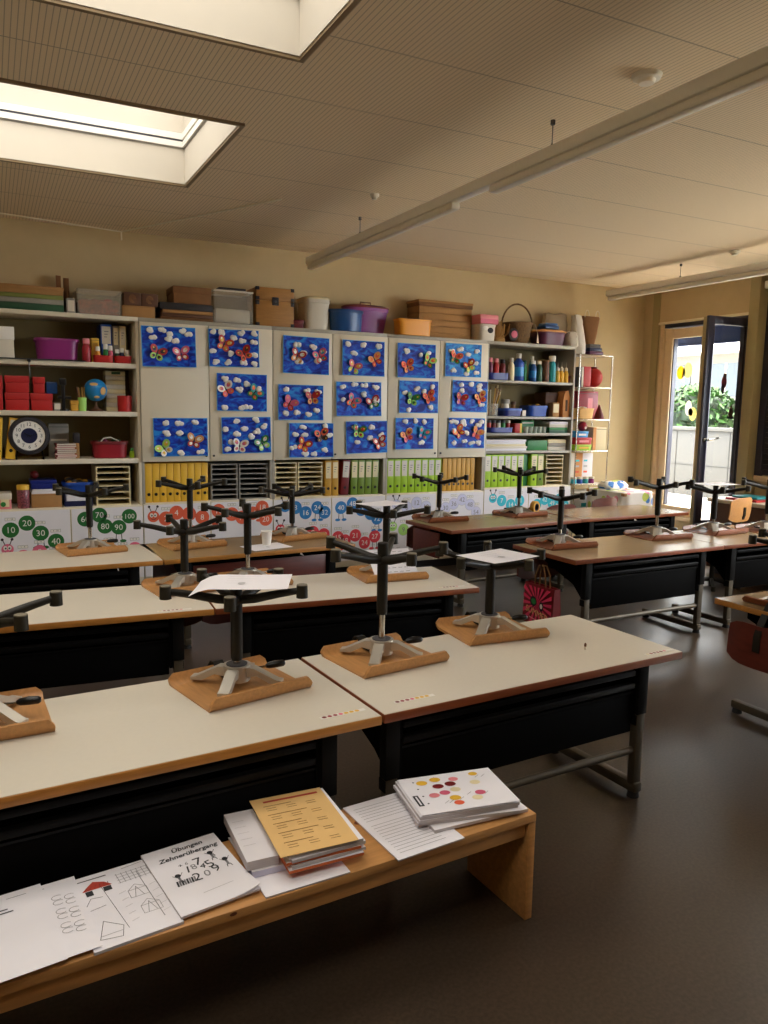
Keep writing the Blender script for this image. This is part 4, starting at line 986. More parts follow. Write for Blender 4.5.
# --- right open unit
S1, S2, S3, S4 = 1.7575, 1.4175, 1.2575, 1.0855
tub('blue plastic tray holding the four bottles at the left of the paint shelf', 4.215, 4.45, S1, 1.825, 'blue_deep', 6.12, .12, taper=.95, name='tray', cat='tray')
bottle('purple paint bottle with a white cap at the left end of the paint shelf', 4.255, S1 + .0135, .195, .027, 'plum', .18, 6.18, 'pink', neck=.6)
bottle('bright red paint bottle in the blue tray on the paint shelf', 4.322, S1 + .0135, .19, .03, 'red', .16, 6.18, 'pink', neck=.6)
bottle('dark red paint bottle in the blue tray on the paint shelf', 4.398, S1 + .0135, .185, .03, 'red_dark', .18, 6.18, 'worm_black', neck=.6)
bottle('cream coloured paint bottle right of the blue tray', 4.486, S1, .215, .031, 'cream', .16, 6.16, 'offwhite', neck=.5)
bottle('large blue paint bottle, tallest in the middle of the paint shelf', 4.585, S1, .262, .054, 'blue', .16, 6.18, 'offwhite', neck=.36, lab='sky_blue')
bottle('green paint bottle with a dark cap behind the large blue one', 4.674, S1, .2, .026, 'green', .16, 6.2, 'green_dark', neck=.6)
bottle('dark blue paint bottle with a white cap right of the large blue one', 4.745, S1, .2, .034, 'tub_blue', .14, 6.16, 'white', neck=.55, lab='sky_blue')
bottle('dark green paint bottle with a white cap on the paint shelf', 4.818, S1, .2, .032, 'green_dark', .14, 6.16, 'offwhite', neck=.55)
bottle('tall dark teal bottle behind the dark green one on the paint shelf', 4.80, S1, .25, .03, 'teal', .16, 6.25, 'offwhite', neck=.5)
t = thing('brush_jar', 'brown glass jar between the green and teal bottles', 'jar', (4.905, 6.17, S1)); q = MB(); q.lathe([(0, 0), (.036, 0), (.038, .01), (.038, .17), (.034, .195), (.03, .195), (.032, .01), (0, .008)], 'brown', seg=20); recalc(q); q.build('body', t)
q = MB(); q.lathe([(0, .1955), (.037, .1955), (.037, .208), (0, .208)], 'kraft_dark', seg=20); recalc(q); q.build('lid', t)
bottle('teal paint bottle with a large white cap on the paint shelf', 4.984, S1, .258, .041, 'teal', .2, 6.17, 'white', neck=.62)
for n, x in enumerate((5.042, 5.092, 5.15)):
    bottle('yellow glue bottle with a long nozzle, %s of the three on the paint shelf' % ('left', 'middle', 'right')[n], x, S1, .2, .024, 'yellow', .42, 6.15, 'offwhite', spout=True, neck=.6)
carton('low red box at the right end of the paint shelf', 5.176, 5.203, S1, 1.83, 'red_dark', 6.14, .1, lid=True)
t = thing('brush_jar', 'clear jar of paint brushes at the left end of the brush shelf', 'jar', (4.29, 6.2, S2))
q = MB(); q.lathe([(0, 0), (.07, 0), (.074, .12), (.07, .12), (.066, .006), (0, .006)], 'clear_plastic', seg=24); recalc(q); q.build('body', t)
random.seed(5)
for i in range(9):
    a = random.uniform(0, 6.28); q = MB(); p0 = (.03 * math.cos(a), .03 * math.sin(a), .01); p1 = (.07 * math.cos(a) + .02, .05 * math.sin(a), random.uniform(.19, .27)); q.cyl(p0, p1, .0045, ('offwhite', 'kraft', 'ochre')[i % 3], seg=6); b_ = q.build('paint_brush', t)
    q = MB(); d_ = (Vector(p1) - Vector(p0)).normalized(); q.cyl(p1, Vector(p1) + d_ * .03, .007, ('brown', 'cream')[i % 2], r1=.003, seg=8); q.build('bristles', b_)
tub('blue plastic bin with a white jar in it on the brush shelf', 4.405, 4.635, S2, 1.492, 'blue_deep', 6.13, .2, taper=.92, rimk='blue', name='bin', cat='bin')
bottle('squat white jar standing in the left blue bin', 4.48, S2 + .0135, .15, .038, 'offwhite', .25, 6.23, 'grey', neck=.9, name='jar', cat='jar')
bottle('thin brown brush pot standing in the left blue bin', 4.575, S2 + .0135, .13, .025, 'kraft_dark', .2, 6.23, 'brown', neck=.8, name='jar', cat='jar')
tub('bright blue plastic bin in the middle of the brush shelf', 4.70, 4.95, S2, 1.522, 'blue', 6.13, .2, taper=.9, rimk='blue', name='bin', cat='bin', fill=['worm_black', 'grey_dark', 'ochre'])
carton('small grey carton between the two blue bins', 4.642, 4.692, S2, 1.48, 'grey', 6.17, .08, lab=(.1, .9, .1, .9, 'offwhite'))
carton('brown cardboard box with a pale label right of the blue bins', 4.965, 5.115, S2, 1.66, 'brown', 6.22, .18)
carton('small pale carton in front of the brown cardboard box', 4.99, 5.072, S2, 1.56, 'kraft', 6.135, .07, lab=(.1, .9, .3, .9, 'cream'))
t = thing('card_house', 'light cardboard house with a pointed front at the right end of the brush shelf', 'cardboard house', (5.163, 6.2, S2))
q = MB(); q.prism([(-.04, 0), (.04, 0), (.04, .2), (.02, .265), (-.02, .25), (-.04, .17)], -.06, .06, 'skin_tan', Mx=FRONT); recalc(q); q.build('walls', t)
q = MB(); q.box(-.012, .014, -.062, -.058, .06, .17, 'brown'); q.build('window', t)
tub('blue tray of small paint tubs on the third shelf', 4.245, 4.535, S3, 1.31, 'blue_deep', 6.13, .14, taper=.95, name='tray', cat='tray')
for n in range(5):
    bottle('small paint tub, %s from the left in the blue tray, %s' % (ORD[n], ('red', 'dark red', 'white', 'green', 'red with white cap')[n]), 4.275 + .056 * n, S3 + .0135, .108, .021, ('red', 'red_dark', 'offwhite', 'green', 'crimson')[n], .2, 6.2, 'offwhite' if n == 4 else 'grey_dark', neck=.85, name='paint_tub', cat='paint tub')
carton('red box with a yellow side right of the tray of paint tubs', 4.55, 4.632, S3, 1.35, 'red', 6.15, .12, lab=(.72, 1, 0.02, 1, 'yellow'))
for n in range(5):
    t = thing('drinking_glass', 'clear water glass, %s from the left in the row on the third shelf' % ORD[n], 'glass', (4.68 + .055 * n, 6.15, S3))
    q = MB(); q.lathe([(0, 0), (.02, 0), (.025, .062), (.023, .062), (.018, .004), (0, .004)], 'clear_bottle', seg=18); recalc(q); q.build('body', t)
carton('bright green box behind the water glasses on the third shelf', 4.69, 4.85, S3, 1.385, 'green', 6.24, .12, lab=(.08, .92, .72, .8, 'offwhite'))
for i in range(4):
    q = MB(); q.box(4.955, 5.185, 6.13, 6.4, S3 + .0285 * i, S3 + .0285 * i + .028, ('green_dark', 'green', 'offwhite', 'paper')[i], bev=.002); tag(q.build('paper_ream'), 'flat paper pile on the third right shelf, %s' % ('dark green, lowest', 'green, second from below', 'off-white, third from below', 'white, topmost')[i], 'paper pile')
for i in range(5):
    q = MB(); o = (0, .01, -.01, .006, .015)[i]; q.box(4.2 + max(0, o) + .0, 4.69 + o - .02 * (i > 2), 6.14, 6.42, S4 + .0215 * i, S4 + .0215 * i + .021, ('paper', 'offwhite', 'cream', 'paper', 'paper')[i], bev=.003); tag(q.build('paper_pile'), 'large white drawing paper pile on the lowest right shelf, %s of five layers' % ('lowest', 'second', 'third', 'fourth', 'topmost')[i], 'paper pile')
carton('green cardboard folder box right of the drawing paper', 4.712, 4.955, S4, 1.185, 'green', 6.15, .24)
for i in range(3):
    q = MB(); q.box(4.965, 5.19, 6.15, 6.42, S4 + .036 * i, S4 + .036 * i + .035, ('offwhite', 'grey', 'cream')[i], bev=.003); tag(q.build('paper_pile'), 'grey paper pile at the right end of the lowest right shelf, %s' % ('lowest layer', 'middle layer', 'top layer')[i], 'paper pile')

# --- chrome wire rack in the corner
before_rack = set(bpy.data.objects)
t = thing('wire_rack', 'slim chrome rack with glass shelves beside the right cabinets', 'rack', (5.45, 6.2, 0))
for x in (0, .43):
    for y in (0, .26):
        q = MB(); q.cyl((x, y, 0.012), (x, y, 2.05), .0065, 'chrome', seg=10); q.build('post', t)
        q = MB(); q.cyl((x, y, 0), (x, y, .015), .014, 'black_plastic', seg=10); q.build('foot_cap', t)
RS = [.32, .72, 1.068, 1.392, 1.722, 2.05]
for z in RS:
    q = MB(); q.tube([(0, 0, z), (.43, 0, z), (.43, .26, z), (0, .26, z)], .0055, 'chrome', 8, closed=True)
    q.box(.006, .424, .006, .254, z - .003, z + .006, 'offwhite'); q.build('shelf', t)
rz = [z + .0065 for z in RS]
binder('dark grey ring binder, left one on the upper rack shelf', 5.462, 5.488, rz[4], .2, 'grey_dark', 6.21, .2, lab='offwhite', hole=False)
binder('white ring binder between the grey and red ones on the rack', 5.49, 5.515, rz[4], .2, 'offwhite', 6.21, .2, hole=False)
binder('broad red ring binder on the upper rack shelf', 5.518, 5.612, rz[4], .205, 'red', 6.21, .2, hole=False)
q = MB(); q.ball((5.735, 6.31, rz[4] + .1), .095, 'red', (1, 1, 1.05), 20, 14); q.cyl((5.735, 6.31, rz[4] + .19), (5.735, 6.31, rz[4] + .21), .035, 'red_dark')
tag(q.build('paper_lantern'), 'round red paper lantern on the upper rack shelf', 'lantern')
t = carton('dark red metal case with a white label on the second rack shelf', 5.60, 5.87, rz[3], 1.69, 'crimson', 6.37, .085, lab=(.48, .72, .35, .75, 'pink'))
tub('pale wicker bread basket on the second rack shelf', 5.465, 5.70, rz[3], 1.51, 'bread', 6.205, .15, taper=.86, name='bread_basket', cat='basket', fill=['bread', 'offwhite', 'skin_tan'])
q = MB(); q.lathe([(0, 0), (.055, 0), (.05, .03), (.008, .15), (0, .15)], 'red_dark', (5.80, 6.27, rz[3]), 20); recalc(q); tag(q.build('felt_cone'), 'dark red felt cone right of the bread basket on the rack', 'cone')
for i, (k, z0, z1) in enumerate((('lime', 0, .062), ('red', .0625, .135), ('sky_blue', .1355, .2))):
    carton('board game box on the middle rack shelf, %s' % ('lime green, lowest of three', 'red, middle of three', 'light blue, topmost of three')[i], 5.458, 5.67 - .05 * (i == 2), rz[2] + z0, rz[2] + z1, k, 6.21, .22, lid=True, name='board_game', cat='board game', lab=(.2, .8, .3, .6, ('yellow', 'pink', 'offwhite')[i]))
q = MB(); q.ball((5.60, 6.29, rz[2] + .2005 + .05), .05, 'crimson', (1, 1, 1), 16, 10); q.ball((5.605, 6.245, rz[2] + .235), .014, 'white', (1, .5, 1)); tag(q.build('soft_toy'), 'small round dark red soft toy on the board games', 'toy')
carton('pale yellow upright box with an orange edge right of the board games', 5.69, 5.872, rz[2], 1.315, 'cream', 6.22, .2, lab=(0.0, .22, 0, 1, 'skin_tan'))
for n, (x, k) in enumerate(((5.5, 'cyan'), (5.58, 'blue'), (5.66, 'teal'), (5.74, 'magenta'))):
    bottle('small craft pot on the low rack shelf, %s' % ('light blue', 'blue', 'teal', 'magenta')[n], x, rz[1], .07, .03, k, .25, 6.27, 'offwhite', neck=.8, name='craft_pot', cat='pot')
for n, (a, b, k) in enumerate(((5.46, 5.6, 'offwhite'), (5.605, 5.72, 'skin_tan'), (5.725, 5.87, 'paper'))):
    q = MB(); q.box(a, b, 6.385 + .01 * n, 6.395 + .01 * n, rz[1], rz[1] + .31, k, bev=.002)
    for i in range(4): q.box(a + .02, a + .07, 6.3835 + .01 * n, 6.386 + .01 * n, rz[1] + .04 + .06 * i, rz[1] + .06 + .06 * i, ('pink', 'worm_orange', 'ink_light', 'cyan')[i])
    tag(q.build('picture_card'), 'pale drawing card standing at the back of the low rack shelf, %s' % ('left', 'middle', 'right')[n], 'card')
t = tub('wide white box with a teal mark low in the chrome rack', 5.465, 5.87, rz[0], .62, 'paper', 6.21, .24, taper=.95, name='plastic_box', cat='box', lid='white')
q = MB(); q.box(-.1, .04, -.124, -.118, .16, .2, 'teal'); q.build('mark', t)
t = softbag('paper_bag', 'tall white paper bag standing at the left on top of the chrome rack', 5.455, 5.57, 2.0575, 2.44, 6.3, .16, 'white', 'bag', -.05)
for i in range(3):
    carton('dark flat book box on top of the chrome rack, %s' % ('lowest, plum', 'middle, dark blue', 'top, grey')[i], 5.595, 5.78 - .02 * i, 2.0575 + .036 * i, 2.0575 + .036 * i + .0355, ('plum', 'navy', 'grey_dark')[i], 6.23, .18, name='book_box', cat='box')
t = thing('carrier_bag', 'brown carrier bag tapering downward with two white loop handles, on the dark books', 'bag', (5.66, 6.32, 2.1665))
q = MB(); rows = [[(w_ * math.copysign(abs(math.cos(a)) ** .5, math.cos(a)), d_ * math.copysign(abs(math.sin(a)) ** .5, math.sin(a)) - 0, z) for a in [2 * PI * j / 20 for j in range(20)]] for w_, d_, z in ((.05, .04, 0), (.075, .045, .1), (.115, .035, .28), (.112, .03, .28), (.07, .04, .1), (.045, .035, .012))]
q.loft([[q.bm.verts.new(p) for p in r_] for r_ in rows], 'kraft_dark'); recalc(q); q.build('body', t)
for s in (-1, 1):
    q = MB(); q.tube([(s * .07 + .028 * math.cos(a), -.03, .27 + .07 * math.sin(a)) for a in [PI * i / 8 for i in range(9)]], .004, 'offwhite', 6); q.build('handle', t)

for o in set(bpy.data.objects) - before_rack:
    if o.parent is None: o.location.x -= .085
# --- flowered cloth over a small table in the corner
t = thing('covered_table', 'low table under a white flowered cloth in the back right corner', 'table', (5.52, 5.86, 0))
q = MB(); q.box(-.05, .36, -.27, .27, .66, .69, 'pine', bev=.003); q.build('table_top', t)
for sx in (0, .31):
    for sy in (-.22, .22):
        q = MB(); q.box(sx - .02, sx + .02, sy - .02, sy + .02, 0, .66, 'pine', bev=.003); q.build('leg', t)
random.seed(2)
q = MB(); n = 44; rows = []
for z, e in ((.697, -.06), (.699, .0), (.69, .012), (.55, .018), (.38, .024), (.2, .03)):
    row = []
    for j in range(n):
        a = 2 * PI * j / n; ca, sa = math.cos(a), math.sin(a); wv = .012 * math.sin(a * 9) * (1 if z < .6 else 0) * (.7 - z) * 3
        row.append((.155 + (.205 + e + wv) * math.copysign(abs(ca) ** .35, ca), (.27 + e + wv) * math.copysign(abs(sa) ** .35, sa), z))
    rows.append(row)
q.loft([[q.bm.verts.new(p) for p in r_] for r_ in rows], 'floral', caps=False)
q.bm.faces.new([v for v in q.bm.verts[:n]]) if False else None
recalc(q)
q.box(-.03, .34, -.25, .25, .6995, .7005, 'floral'); o = q.build('flowered_cloth', t)
softbag('cloth_bundle', 'crumpled bundle of flowered cloth on the covered table in the corner', 5.5, 5.82, .7015, .775, 5.95, .25, 'floral', 'cloth')

# --- counter by the window
t = thing('window_counter', 'white topped counter with dark front along the window wall', 'counter', (5.93, 4.98, 0))
q = MB(); q.box(-.03, .57, -1.7, 0, .67, .705, 'offwhite', bev=.004); q.build('counter_top', t)
q = MB(); q.box(.0, .02, -1.68, -.02, .06, .668, 'brown', bev=.002); q.box(.02, .56, -.02, -.005, .06, .668, 'brown'); q.box(.02, .56, -1.695, -1.68, .06, .668, 'brown'); q.build('body', t)
q = MB(); q.box(.04, .56, -1.66, -.04, 0, .06, 'grey_dark'); q.build('plinth', t)
carton('flat red book lying on the window counter under the teal one', 5.95, 6.2, .7055, .725, 'red', 4.50, .32, name='book', cat='book')
carton('flat teal book lying on the red one on the window counter', 6.0, 6.21, .7255, .745, 'teal', 4.53, .26, name='book', cat='book')
# ------------------------------------------------------------------ butterfly paintings on the cabinet doors
PAL = {'red': 'red', 'orange': 'worm_orange', 'yellow': 'yellow', 'green': 'green', 'white': 'white', 'pink': 'rose', 'lime': 'worm_lime', 'teal': 'teal', 'brown': 'brown', 'black': 'worm_black', 'purple': 'purple', 'tan': 'skin_tan'}
def butterfly(parent, x, z, s, rot, c1, c2, c3):
    q = MB()
    for sd in (-1, 1):
        for (lx, lz, rx, rz, tilt, k) in ((.6, .42, .62, .46, 35, c1), (.42, -.42, .46, .38, -30, c2)):
            Mx = T((x, -.007, z)) @ RY(R(rot)) @ RZ(R(-22 * sd)) @ T((sd * lx * s, 0, lz * s)) @ RY(R(-tilt * sd))
            pts = [(rx * s * math.cos(a), rz * s * math.sin(a)) for a in [2 * PI * i / 16 for i in range(16)]]
            q.prism(pts, 0, .0018, k, Mx=Mx @ RX(R(90)))
            q.prism([(.52 * p[0], .52 * p[1]) for p in pts], .0018, .0026, c3, Mx=Mx @ RX(R(90)))
            q.prism([(.2 * p[0] + .18 * s * sd, .2 * p[1]) for p in pts], .0026, .0034, 'yellow' if c3 != 'yellow' else 'white', Mx=Mx @ RX(R(90)))
    Mx = T((x, -.008, z)) @ RY(R(rot))
    q.tube([Mx @ Vector(p) for p in ((0, 0, -.55 * s), (0, -.002, 0), (0, 0, .5 * s))], [.003, .0055, .004], 'worm_black', 8)
    recalc(q); q.build('butterfly', parent)
PAINT = [
 (1.034, 1.439, 1.756, 2.056, 'top of the first door, with orange, green and pink butterflies', [(-.09, -.05, 'red', 'lime', 'black', 20), (.09, -.05, 'pink', 'red', 'white', -10)], [(-.14, .12), (-.04, .125), (0, .1), (.1, .12), (.15, .1), (-.12, .06), (.0, .06), (.05, .05)]),
 (1.107, 1.523, 1.076, 1.370, 'bottom of the first door, with a green and a red butterfly', [(-.13, -.09, 'lime', 'white', 'yellow', -35), (.1, -.03, 'tan', 'red', 'white', 15)], [(-.11, .11), (-.01, .11), (.11, .11), (-.11, .03), (-.01, .03), (.0, -.12), (.15, -.11)]),
 (1.540, 1.944, 1.776, 2.064, 'top of the second door, with red butterflies among clouds', [(-.08, .03, 'red', 'orange', 'yellow', 25), (.08, -.04, 'red', 'orange', 'brown', -30)], [(-.17, .12), (-.1, .12), (.0, .08), (.06, .12), (.16, .12), (.07, .06), (.16, .05), (-.02, -.04), (.16, -.05), (-.15, -.11), (-.05, -.11), (.07, -.11), (.16, -.12), (-.17, -.02)]),
 (1.599, 2.009, 1.431, 1.724, 'middle of the second door, with white and teal butterflies', [(-.13, .02, 'white', 'orange', 'pink', -30), (.1, .0, 'teal', 'green', 'orange', 40)], [(-.14, .1), (-.04, .1), (.04, .07), (-.03, .02), (.13, .03), (-.14, -.12), (.0, -.12), (.05, -.115)]),
 (1.635, 2.042, 1.094, 1.383, 'bottom of the second door, with white and bright green butterflies', [(-.06, -.09, 'white', 'white', 'pink', 10), (.13, -.07, 'green', 'lime', 'white', -25)], [(-.08, .11), (.08, .12), (-.16, .05), (-.02, .05), (.09, .03), (-.08, .01), (.15, .07), (-.13, -.05), (.04, -.01), (-.16, -.11)]),
 (2.146, 2.552, 1.743, 2.044, 'top of the third door, with red and pink butterflies', [(-.08, -.01, 'red', 'tan', 'white', 20), (.12, .0, 'pink', 'red', 'teal', -25)], [(-.08, .08), (.06, .07), (-.02, .02), (.15, .04), (-.06, -.05), (.1, -.04)]),
 (2.103, 2.501, 1.364, 1.652, 'middle of the third door, with pink and scarlet butterflies', [(-.1, -.01, 'pink', 'red', 'pink', 30), (.1, .04, 'red', 'tan', 'red', -5)], [(-.13, .1), (.05, .1), (.15, .09), (-.13, -.09), (-.03, -.08), (.07, -.1), (.14, -.06)]),
 (2.198, 2.595, 1.054, 1.339, 'bottom of the third door, with orange and brown butterflies', [(-.07, -.04, 'red', 'orange', 'yellow', 25), (.09, .04, 'orange', 'brown', 'black', -15)], [(-.08, .11), (.13, .12), (-.14, .05), (-.06, .04), (.16, .04), (-.16, -.06), (.12, -.08), (-.06, -.12), (.03, -.12)]),
 (2.671, 3.069, 1.745, 2.040, 'top of the fourth door, with a red and cream butterfly', [(-.09, -.08, 'pink', 'lime', 'yellow', 20), (.11, -.01, 'tan', 'red', 'orange', -30)], [(-.15, .11), (.0, .115), (.14, .105), (-.09, .04)]),
 (2.619, 3.046, 1.403, 1.693, 'middle of the fourth door, with rainbow butterflies', [(-.06, -.02, 'pink', 'orange', 'teal', 30), (.13, -.03, 'red', 'green', 'white', -20)], [(-.04, .12), (.05, .115), (.16, .1), (-.15, .0), (.05, .04), (.16, -.01), (-.15, .1)]),
 (2.716, 3.112, 1.083, 1.360, 'bottom of the fourth door, with round green and red butterflies', [(-.08, .05, 'green', 'lime', 'red', 10), (.12, -.05, 'red', 'orange', 'white', -20)], [(.05, .09), (-.12, .09), (-.08, -.04), (.14, .02), (.03, -.01)]),
 (3.197, 3.583, 1.745, 2.042, 'top of the fifth door, with orange and lime butterflies', [(-.09, -.05, 'orange', 'tan', 'red', -20), (.15, .0, 'lime', 'green', 'orange', 25)], [(-.1, .08), (.03, .05), (.12, .075)]),
 (3.224, 3.624, 1.436, 1.720, 'middle of the fifth door, with green and orange butterflies', [(-.07, -.02, 'green', 'lime', 'green', 15), (.1, .0, 'orange', 'orange', 'red', -25)], [(-.14, .03), (.14, .09), (.06, .05), (-.1, -.12), (-.02, .07), (.11, -.09)]),
 (3.191, 3.581, 1.114, 1.391, 'bottom of the fifth door, with tan and teal butterflies', [(-.08, -.02, 'tan', 'pink', 'red', -25), (.09, .0, 'teal', 'blue', 'pink', 20)], [(-.1, .11), (.0, .115), (.1, .105), (.07, -.08), (-.05, .04)]),
 (3.688, 4.077, 1.771, 2.067, 'top of the sixth door, the palest blue one', [(-.09, .02, 'orange', 'green', 'red', 15), (.06, -.05, 'red', 'lime', 'yellow', -25)], [(-.13, .08), (-.04, .1), (.14, .09), (.05, .06), (.13, -.02), (-.11, -.09), (.14, -.11), (.04, -.12)]),
 (3.773, 4.158, 1.453, 1.737, 'middle of the sixth door, with dark red and cream butterflies', [(-.1, -.03, 'red', 'purple', 'red', 10), (.11, -.01, 'tan', 'orange', 'red', -25)], [(-.09, .1), (.01, .11), (.1, .1), (-.1, .05), (.1, .06), (.13, -.08)]),
 (3.741, 4.138, 1.119, 1.397, 'bottom of the sixth door, with many small clouds', [(-.09, .01, 'orange', 'red', 'yellow', -40), (.11, .0, 'tan', 'pink', 'orange', 25)], [(-.16, .1), (-.12, .1), (-.04, .11), (.05, .11), (.16, .11), (-.04, .08), (.13, .08), (-.14, .02), (.0, .0), (-.14, -.09), (-.02, -.08), (.06, -.09), (.13, -.09)]),
]
random.seed(21)
for x0, x1, z0, z1, lab, bfs, cl in PAINT:
    w, h = (x1 - x0) / 2, (z1 - z0) / 2
    t = thing('butterfly_painting', 'blue painting at the ' + lab, 'painting', ((x0 + x1) / 2, FY - .0225, (z0 + z1) / 2), (0, R(random.uniform(-1.2, 1.2)), 0))
    q = MB(); bow = random.uniform(.004, .016)
    def yy(u, v): return -.004 - bow * (u * u) * .7 - bow * .6 * (v * v if v < 0 else 0)
    q.shell([[(w * u, yy(u, v), h * v) for v in (-1, -.5, 0, .5, 1)] for u in (-1, -.6, -.2, .2, .6, 1)], .0008, 'paint_border')
    q.shell([[(w * u * .975, yy(u, v) - .0012, h * v * .97) for v in (-1, -.5, 0, .5, 1)] for u in (-1, -.6, -.2, .2, .6, 1)], .0006, 'painted_pale' if 'palest' in lab else 'painted_blue')
    recalc(q); q.build('painted_sheet', t)
    for cx, cz in cl:
        q = MB(); sx = random.uniform(.8, 1.35)
        cx = max(-w + .03, min(w - .03, cx)); cz = max(-h + .025, min(h - .025, cz))
        for i in range(5): q.ball((cx + random.uniform(-.016, .016) * sx, -.011 - bow * .7 * (cx / w) ** 2, cz + random.uniform(-.01, .01)), .018, 'white', (1.1, .5, .9), 8, 6, jit=.1)
        q.build('cloud', t)
    for bx, bz, c1, c2, c3, rt in bfs:
        bx = max(-w + .07, min(w - .07, bx)); bz = max(-h + .06, min(h - .06, bz))
        P2 = dict(PAL, blue='sky_blue'); butterfly(t, bx, bz, .06, rt, P2[c1], P2[c2], P2[c3])

# ------------------------------------------------------------------ number caterpillar posters on the lower doors
WORMS = {
 'worm_green': (10, [(.095, .559), (.204, .604), (.291, .526), (.393, .46), (.515, .52), (.599, .614), (.70, .64), (.738, .552), (.836, .54), (.915, .621)], .056, (-.005, .64)),
 'worm_pink': (4, [(.17, .36), (.28, .39), (.38, .34), (.47, .30), (.56, .36), (.66, .33), (.76, .38), (.86, .34), (.95, .37)], .05, (.07, .42)),
 'worm_orange': (2, [(1.19, .59), (1.272, .632), (1.37, .618), (1.474, .587), (1.60, .632), (1.715, .60), (1.80, .57), (1.888, .60), (1.97, .645), (2.00, .545)], .056, (1.095, .61)),
 'worm_blue': (8, [(2.262, .63), (2.352, .583), (2.46, .622), (2.556, .578), (2.68, .612), (2.79, .643), (2.875, .585), (2.965, .545), (3.03, .5)], .056, (2.17, .64)),
 'worm_red': (3, [(2.19, .40), (2.30, .37), (2.42, .41), (2.52, .385), (2.625, .352), (2.72, .32), (2.82, .36), (2.91, .29), (3.01, .34)], .056, (2.11, .45)),
 'worm_lime': (9, [(3.30, .385), (3.40, .312), (3.50, .35), (3.62, .39), (3.73, .34), (3.84, .38), (3.95, .33), (4.06, .37)], .056, (3.19, .42)),
 'worm_lilac': (6, [(3.33, .585), (3.43, .625), (3.53, .585), (3.64, .60), (3.74, .565), (3.83, .60), (3.92, .635), (4.01, .585), (4.08, .51)], .056, (3.22, .62)),
 'worm_teal': (7, [(4.373, .609), (4.481, .565), (4.588, .60), (4.69, .56), (4.80, .555), (4.895, .60), (4.99, .56), (5.08, .60), (5.15, .53)], .056, (4.27, .635)),
}
NAMES = ['green discs 10 to 40 on the leftmost lower door', 'green discs 50 to 100 under the cream letter tray', 'an orange head and discs under the yellow file boxes', 'orange discs up to 20 under the grey letter trays', 'blue discs 8 to 32 under the cream letter trays', 'blue discs from 40 on under the olive ring binders', 'pale lilac discs under the lime ring binders', 'pale lilac discs under the ochre file boxes', 'a teal head and discs under the paint shelves', 'teal discs only, beside the chrome rack']
for u in range(5):
    for k in (0, 1):
        h = (UX[u + 1] - UX[u]) / 2; x0 = UX[u] + k * h + .006; x1 = UX[u] + (k + 1) * h - .006
        z1 = (.705, .713, .713, .715, .735)[u] - .012; z0 = .14
        q = MB(); yb = FY - .0185
        q.box(x0, x1, yb - .0012, yb, z0, z1, 'paper')
        Mx = T((0, yb - .0016, 0)) @ FRONT; M2 = T((0, yb - .0022, 0)) @ FRONT; M3 = T((0, yb - .0028, 0)) @ FRONT
        for wk, (mult, pts, r, head) in WORMS.items():
            lg = wk in ('worm_lilac', 'worm_lime')
            for n, (cx, cz) in enumerate([head] + pts):
                if not (x0 + .01 < cx < x1 - .01): continue
                cx = min(max(cx, x0 + r + .001), x1 - r - .001); rr = r * (.8 if n == 0 else 1)
                if n in (3, 5, 9):
                    for s in (-1, 1):
                        q.line2([(cx + s * .018, cz - r * .8), (cx + s * .022, cz - r - .045)], .006, Mx, 'worm_black'); q.disc2(cx + s * .03, cz - r - .05, .024, Mx, wk, .5)
                q.disc2(cx, cz, rr, Mx, 'ink_light' if lg else wk, seg=26)
                q.disc2(cx, cz, rr * .94, M2, wk, seg=26)
                if n == 0:
                    for s in (-1, 1):
                        q.line2([(cx + s * .015, cz + rr * .8), (cx + s * .03, cz + rr + .03)], .006, M2, 'worm_black'); q.disc2(cx + s * .032, cz + rr + .032, .01, M2, 'worm_black', seg=10)
                        q.disc2(cx + s * .014, cz + .01, .013, M3, 'white', 1.3, 12); q.disc2(cx + s * .012, cz + .008, .006, T((0, -.0004, 0)) @ M3, 'ink', 1.2, 10)
                    q.line2([(cx - .018, cz - .016), (cx - .008, cz - .023), (cx + .008, cz - .023), (cx + .018, cz - .016)], .004, M3, 'ink')
                else:
                    q.text(str(mult * n), r * (1.12 if mult * n < 100 else .95), M3 @ T((cx, cz - .002, 0)), 'white' if not lg else 'ink_grey')
                    bx, bz = cx, cz + r + .022
                    if bz < z1 - .012 and x0 + .04 < bx < x1 - .04:
                        q.rect2(bx - .034, bx + .034, bz - .011, bz + .011, Mx, 'ink_grey'); q.rect2(bx - .032, bx + .032, bz - .009, bz + .009, M2, 'white')
                        q.text('%d \u00b7 %d' % (n, mult), .017, M3 @ T((bx, bz, 0)), 'ink')
        tag(q.build('number_poster', sharp=0), 'white caterpillar poster with ' + NAMES[u * 2 + k], 'poster')

# ------------------------------------------------------------------ low pine bench and the papers on it
BA = 3.2
def bench():
    t = thing('low_bench', 'low pine bench in the foreground covered with worksheets', 'bench', (1.342, 1.640, 0), R(BA))
    q = MB(); q.box(-2.1, 0, 0, .285, .300, .325, 'pine', bev=.003); q.build('bench_top', t)
    for x in (-.026, -2.1):
        q = MB(); q.box(x, x + .026, .002, .283, 0, .2995, 'pine', bev=.002); q.build('end_panel', t)
    q = MB(); q.box(-2.07, -.03, .012, .032, .255, .2995, 'pine', bev=.002); q.build('apron', t)
    q = MB()
    for x, y, r in ((-.47, .20, .016), (-.53, .12, .014), (-1.05, .03, .01)):
        q.disc2(x, y, r, T((0, 0, .3256)), 'knot', .6, 16, .4)
    q.disc2(-.9, .317, .009, T((0, -.0006, 0)) @ FRONT, 'knot', .5, 12); recalc(q)
    q.build('knot', t, sharp=0)
bench()
ZB = .3255
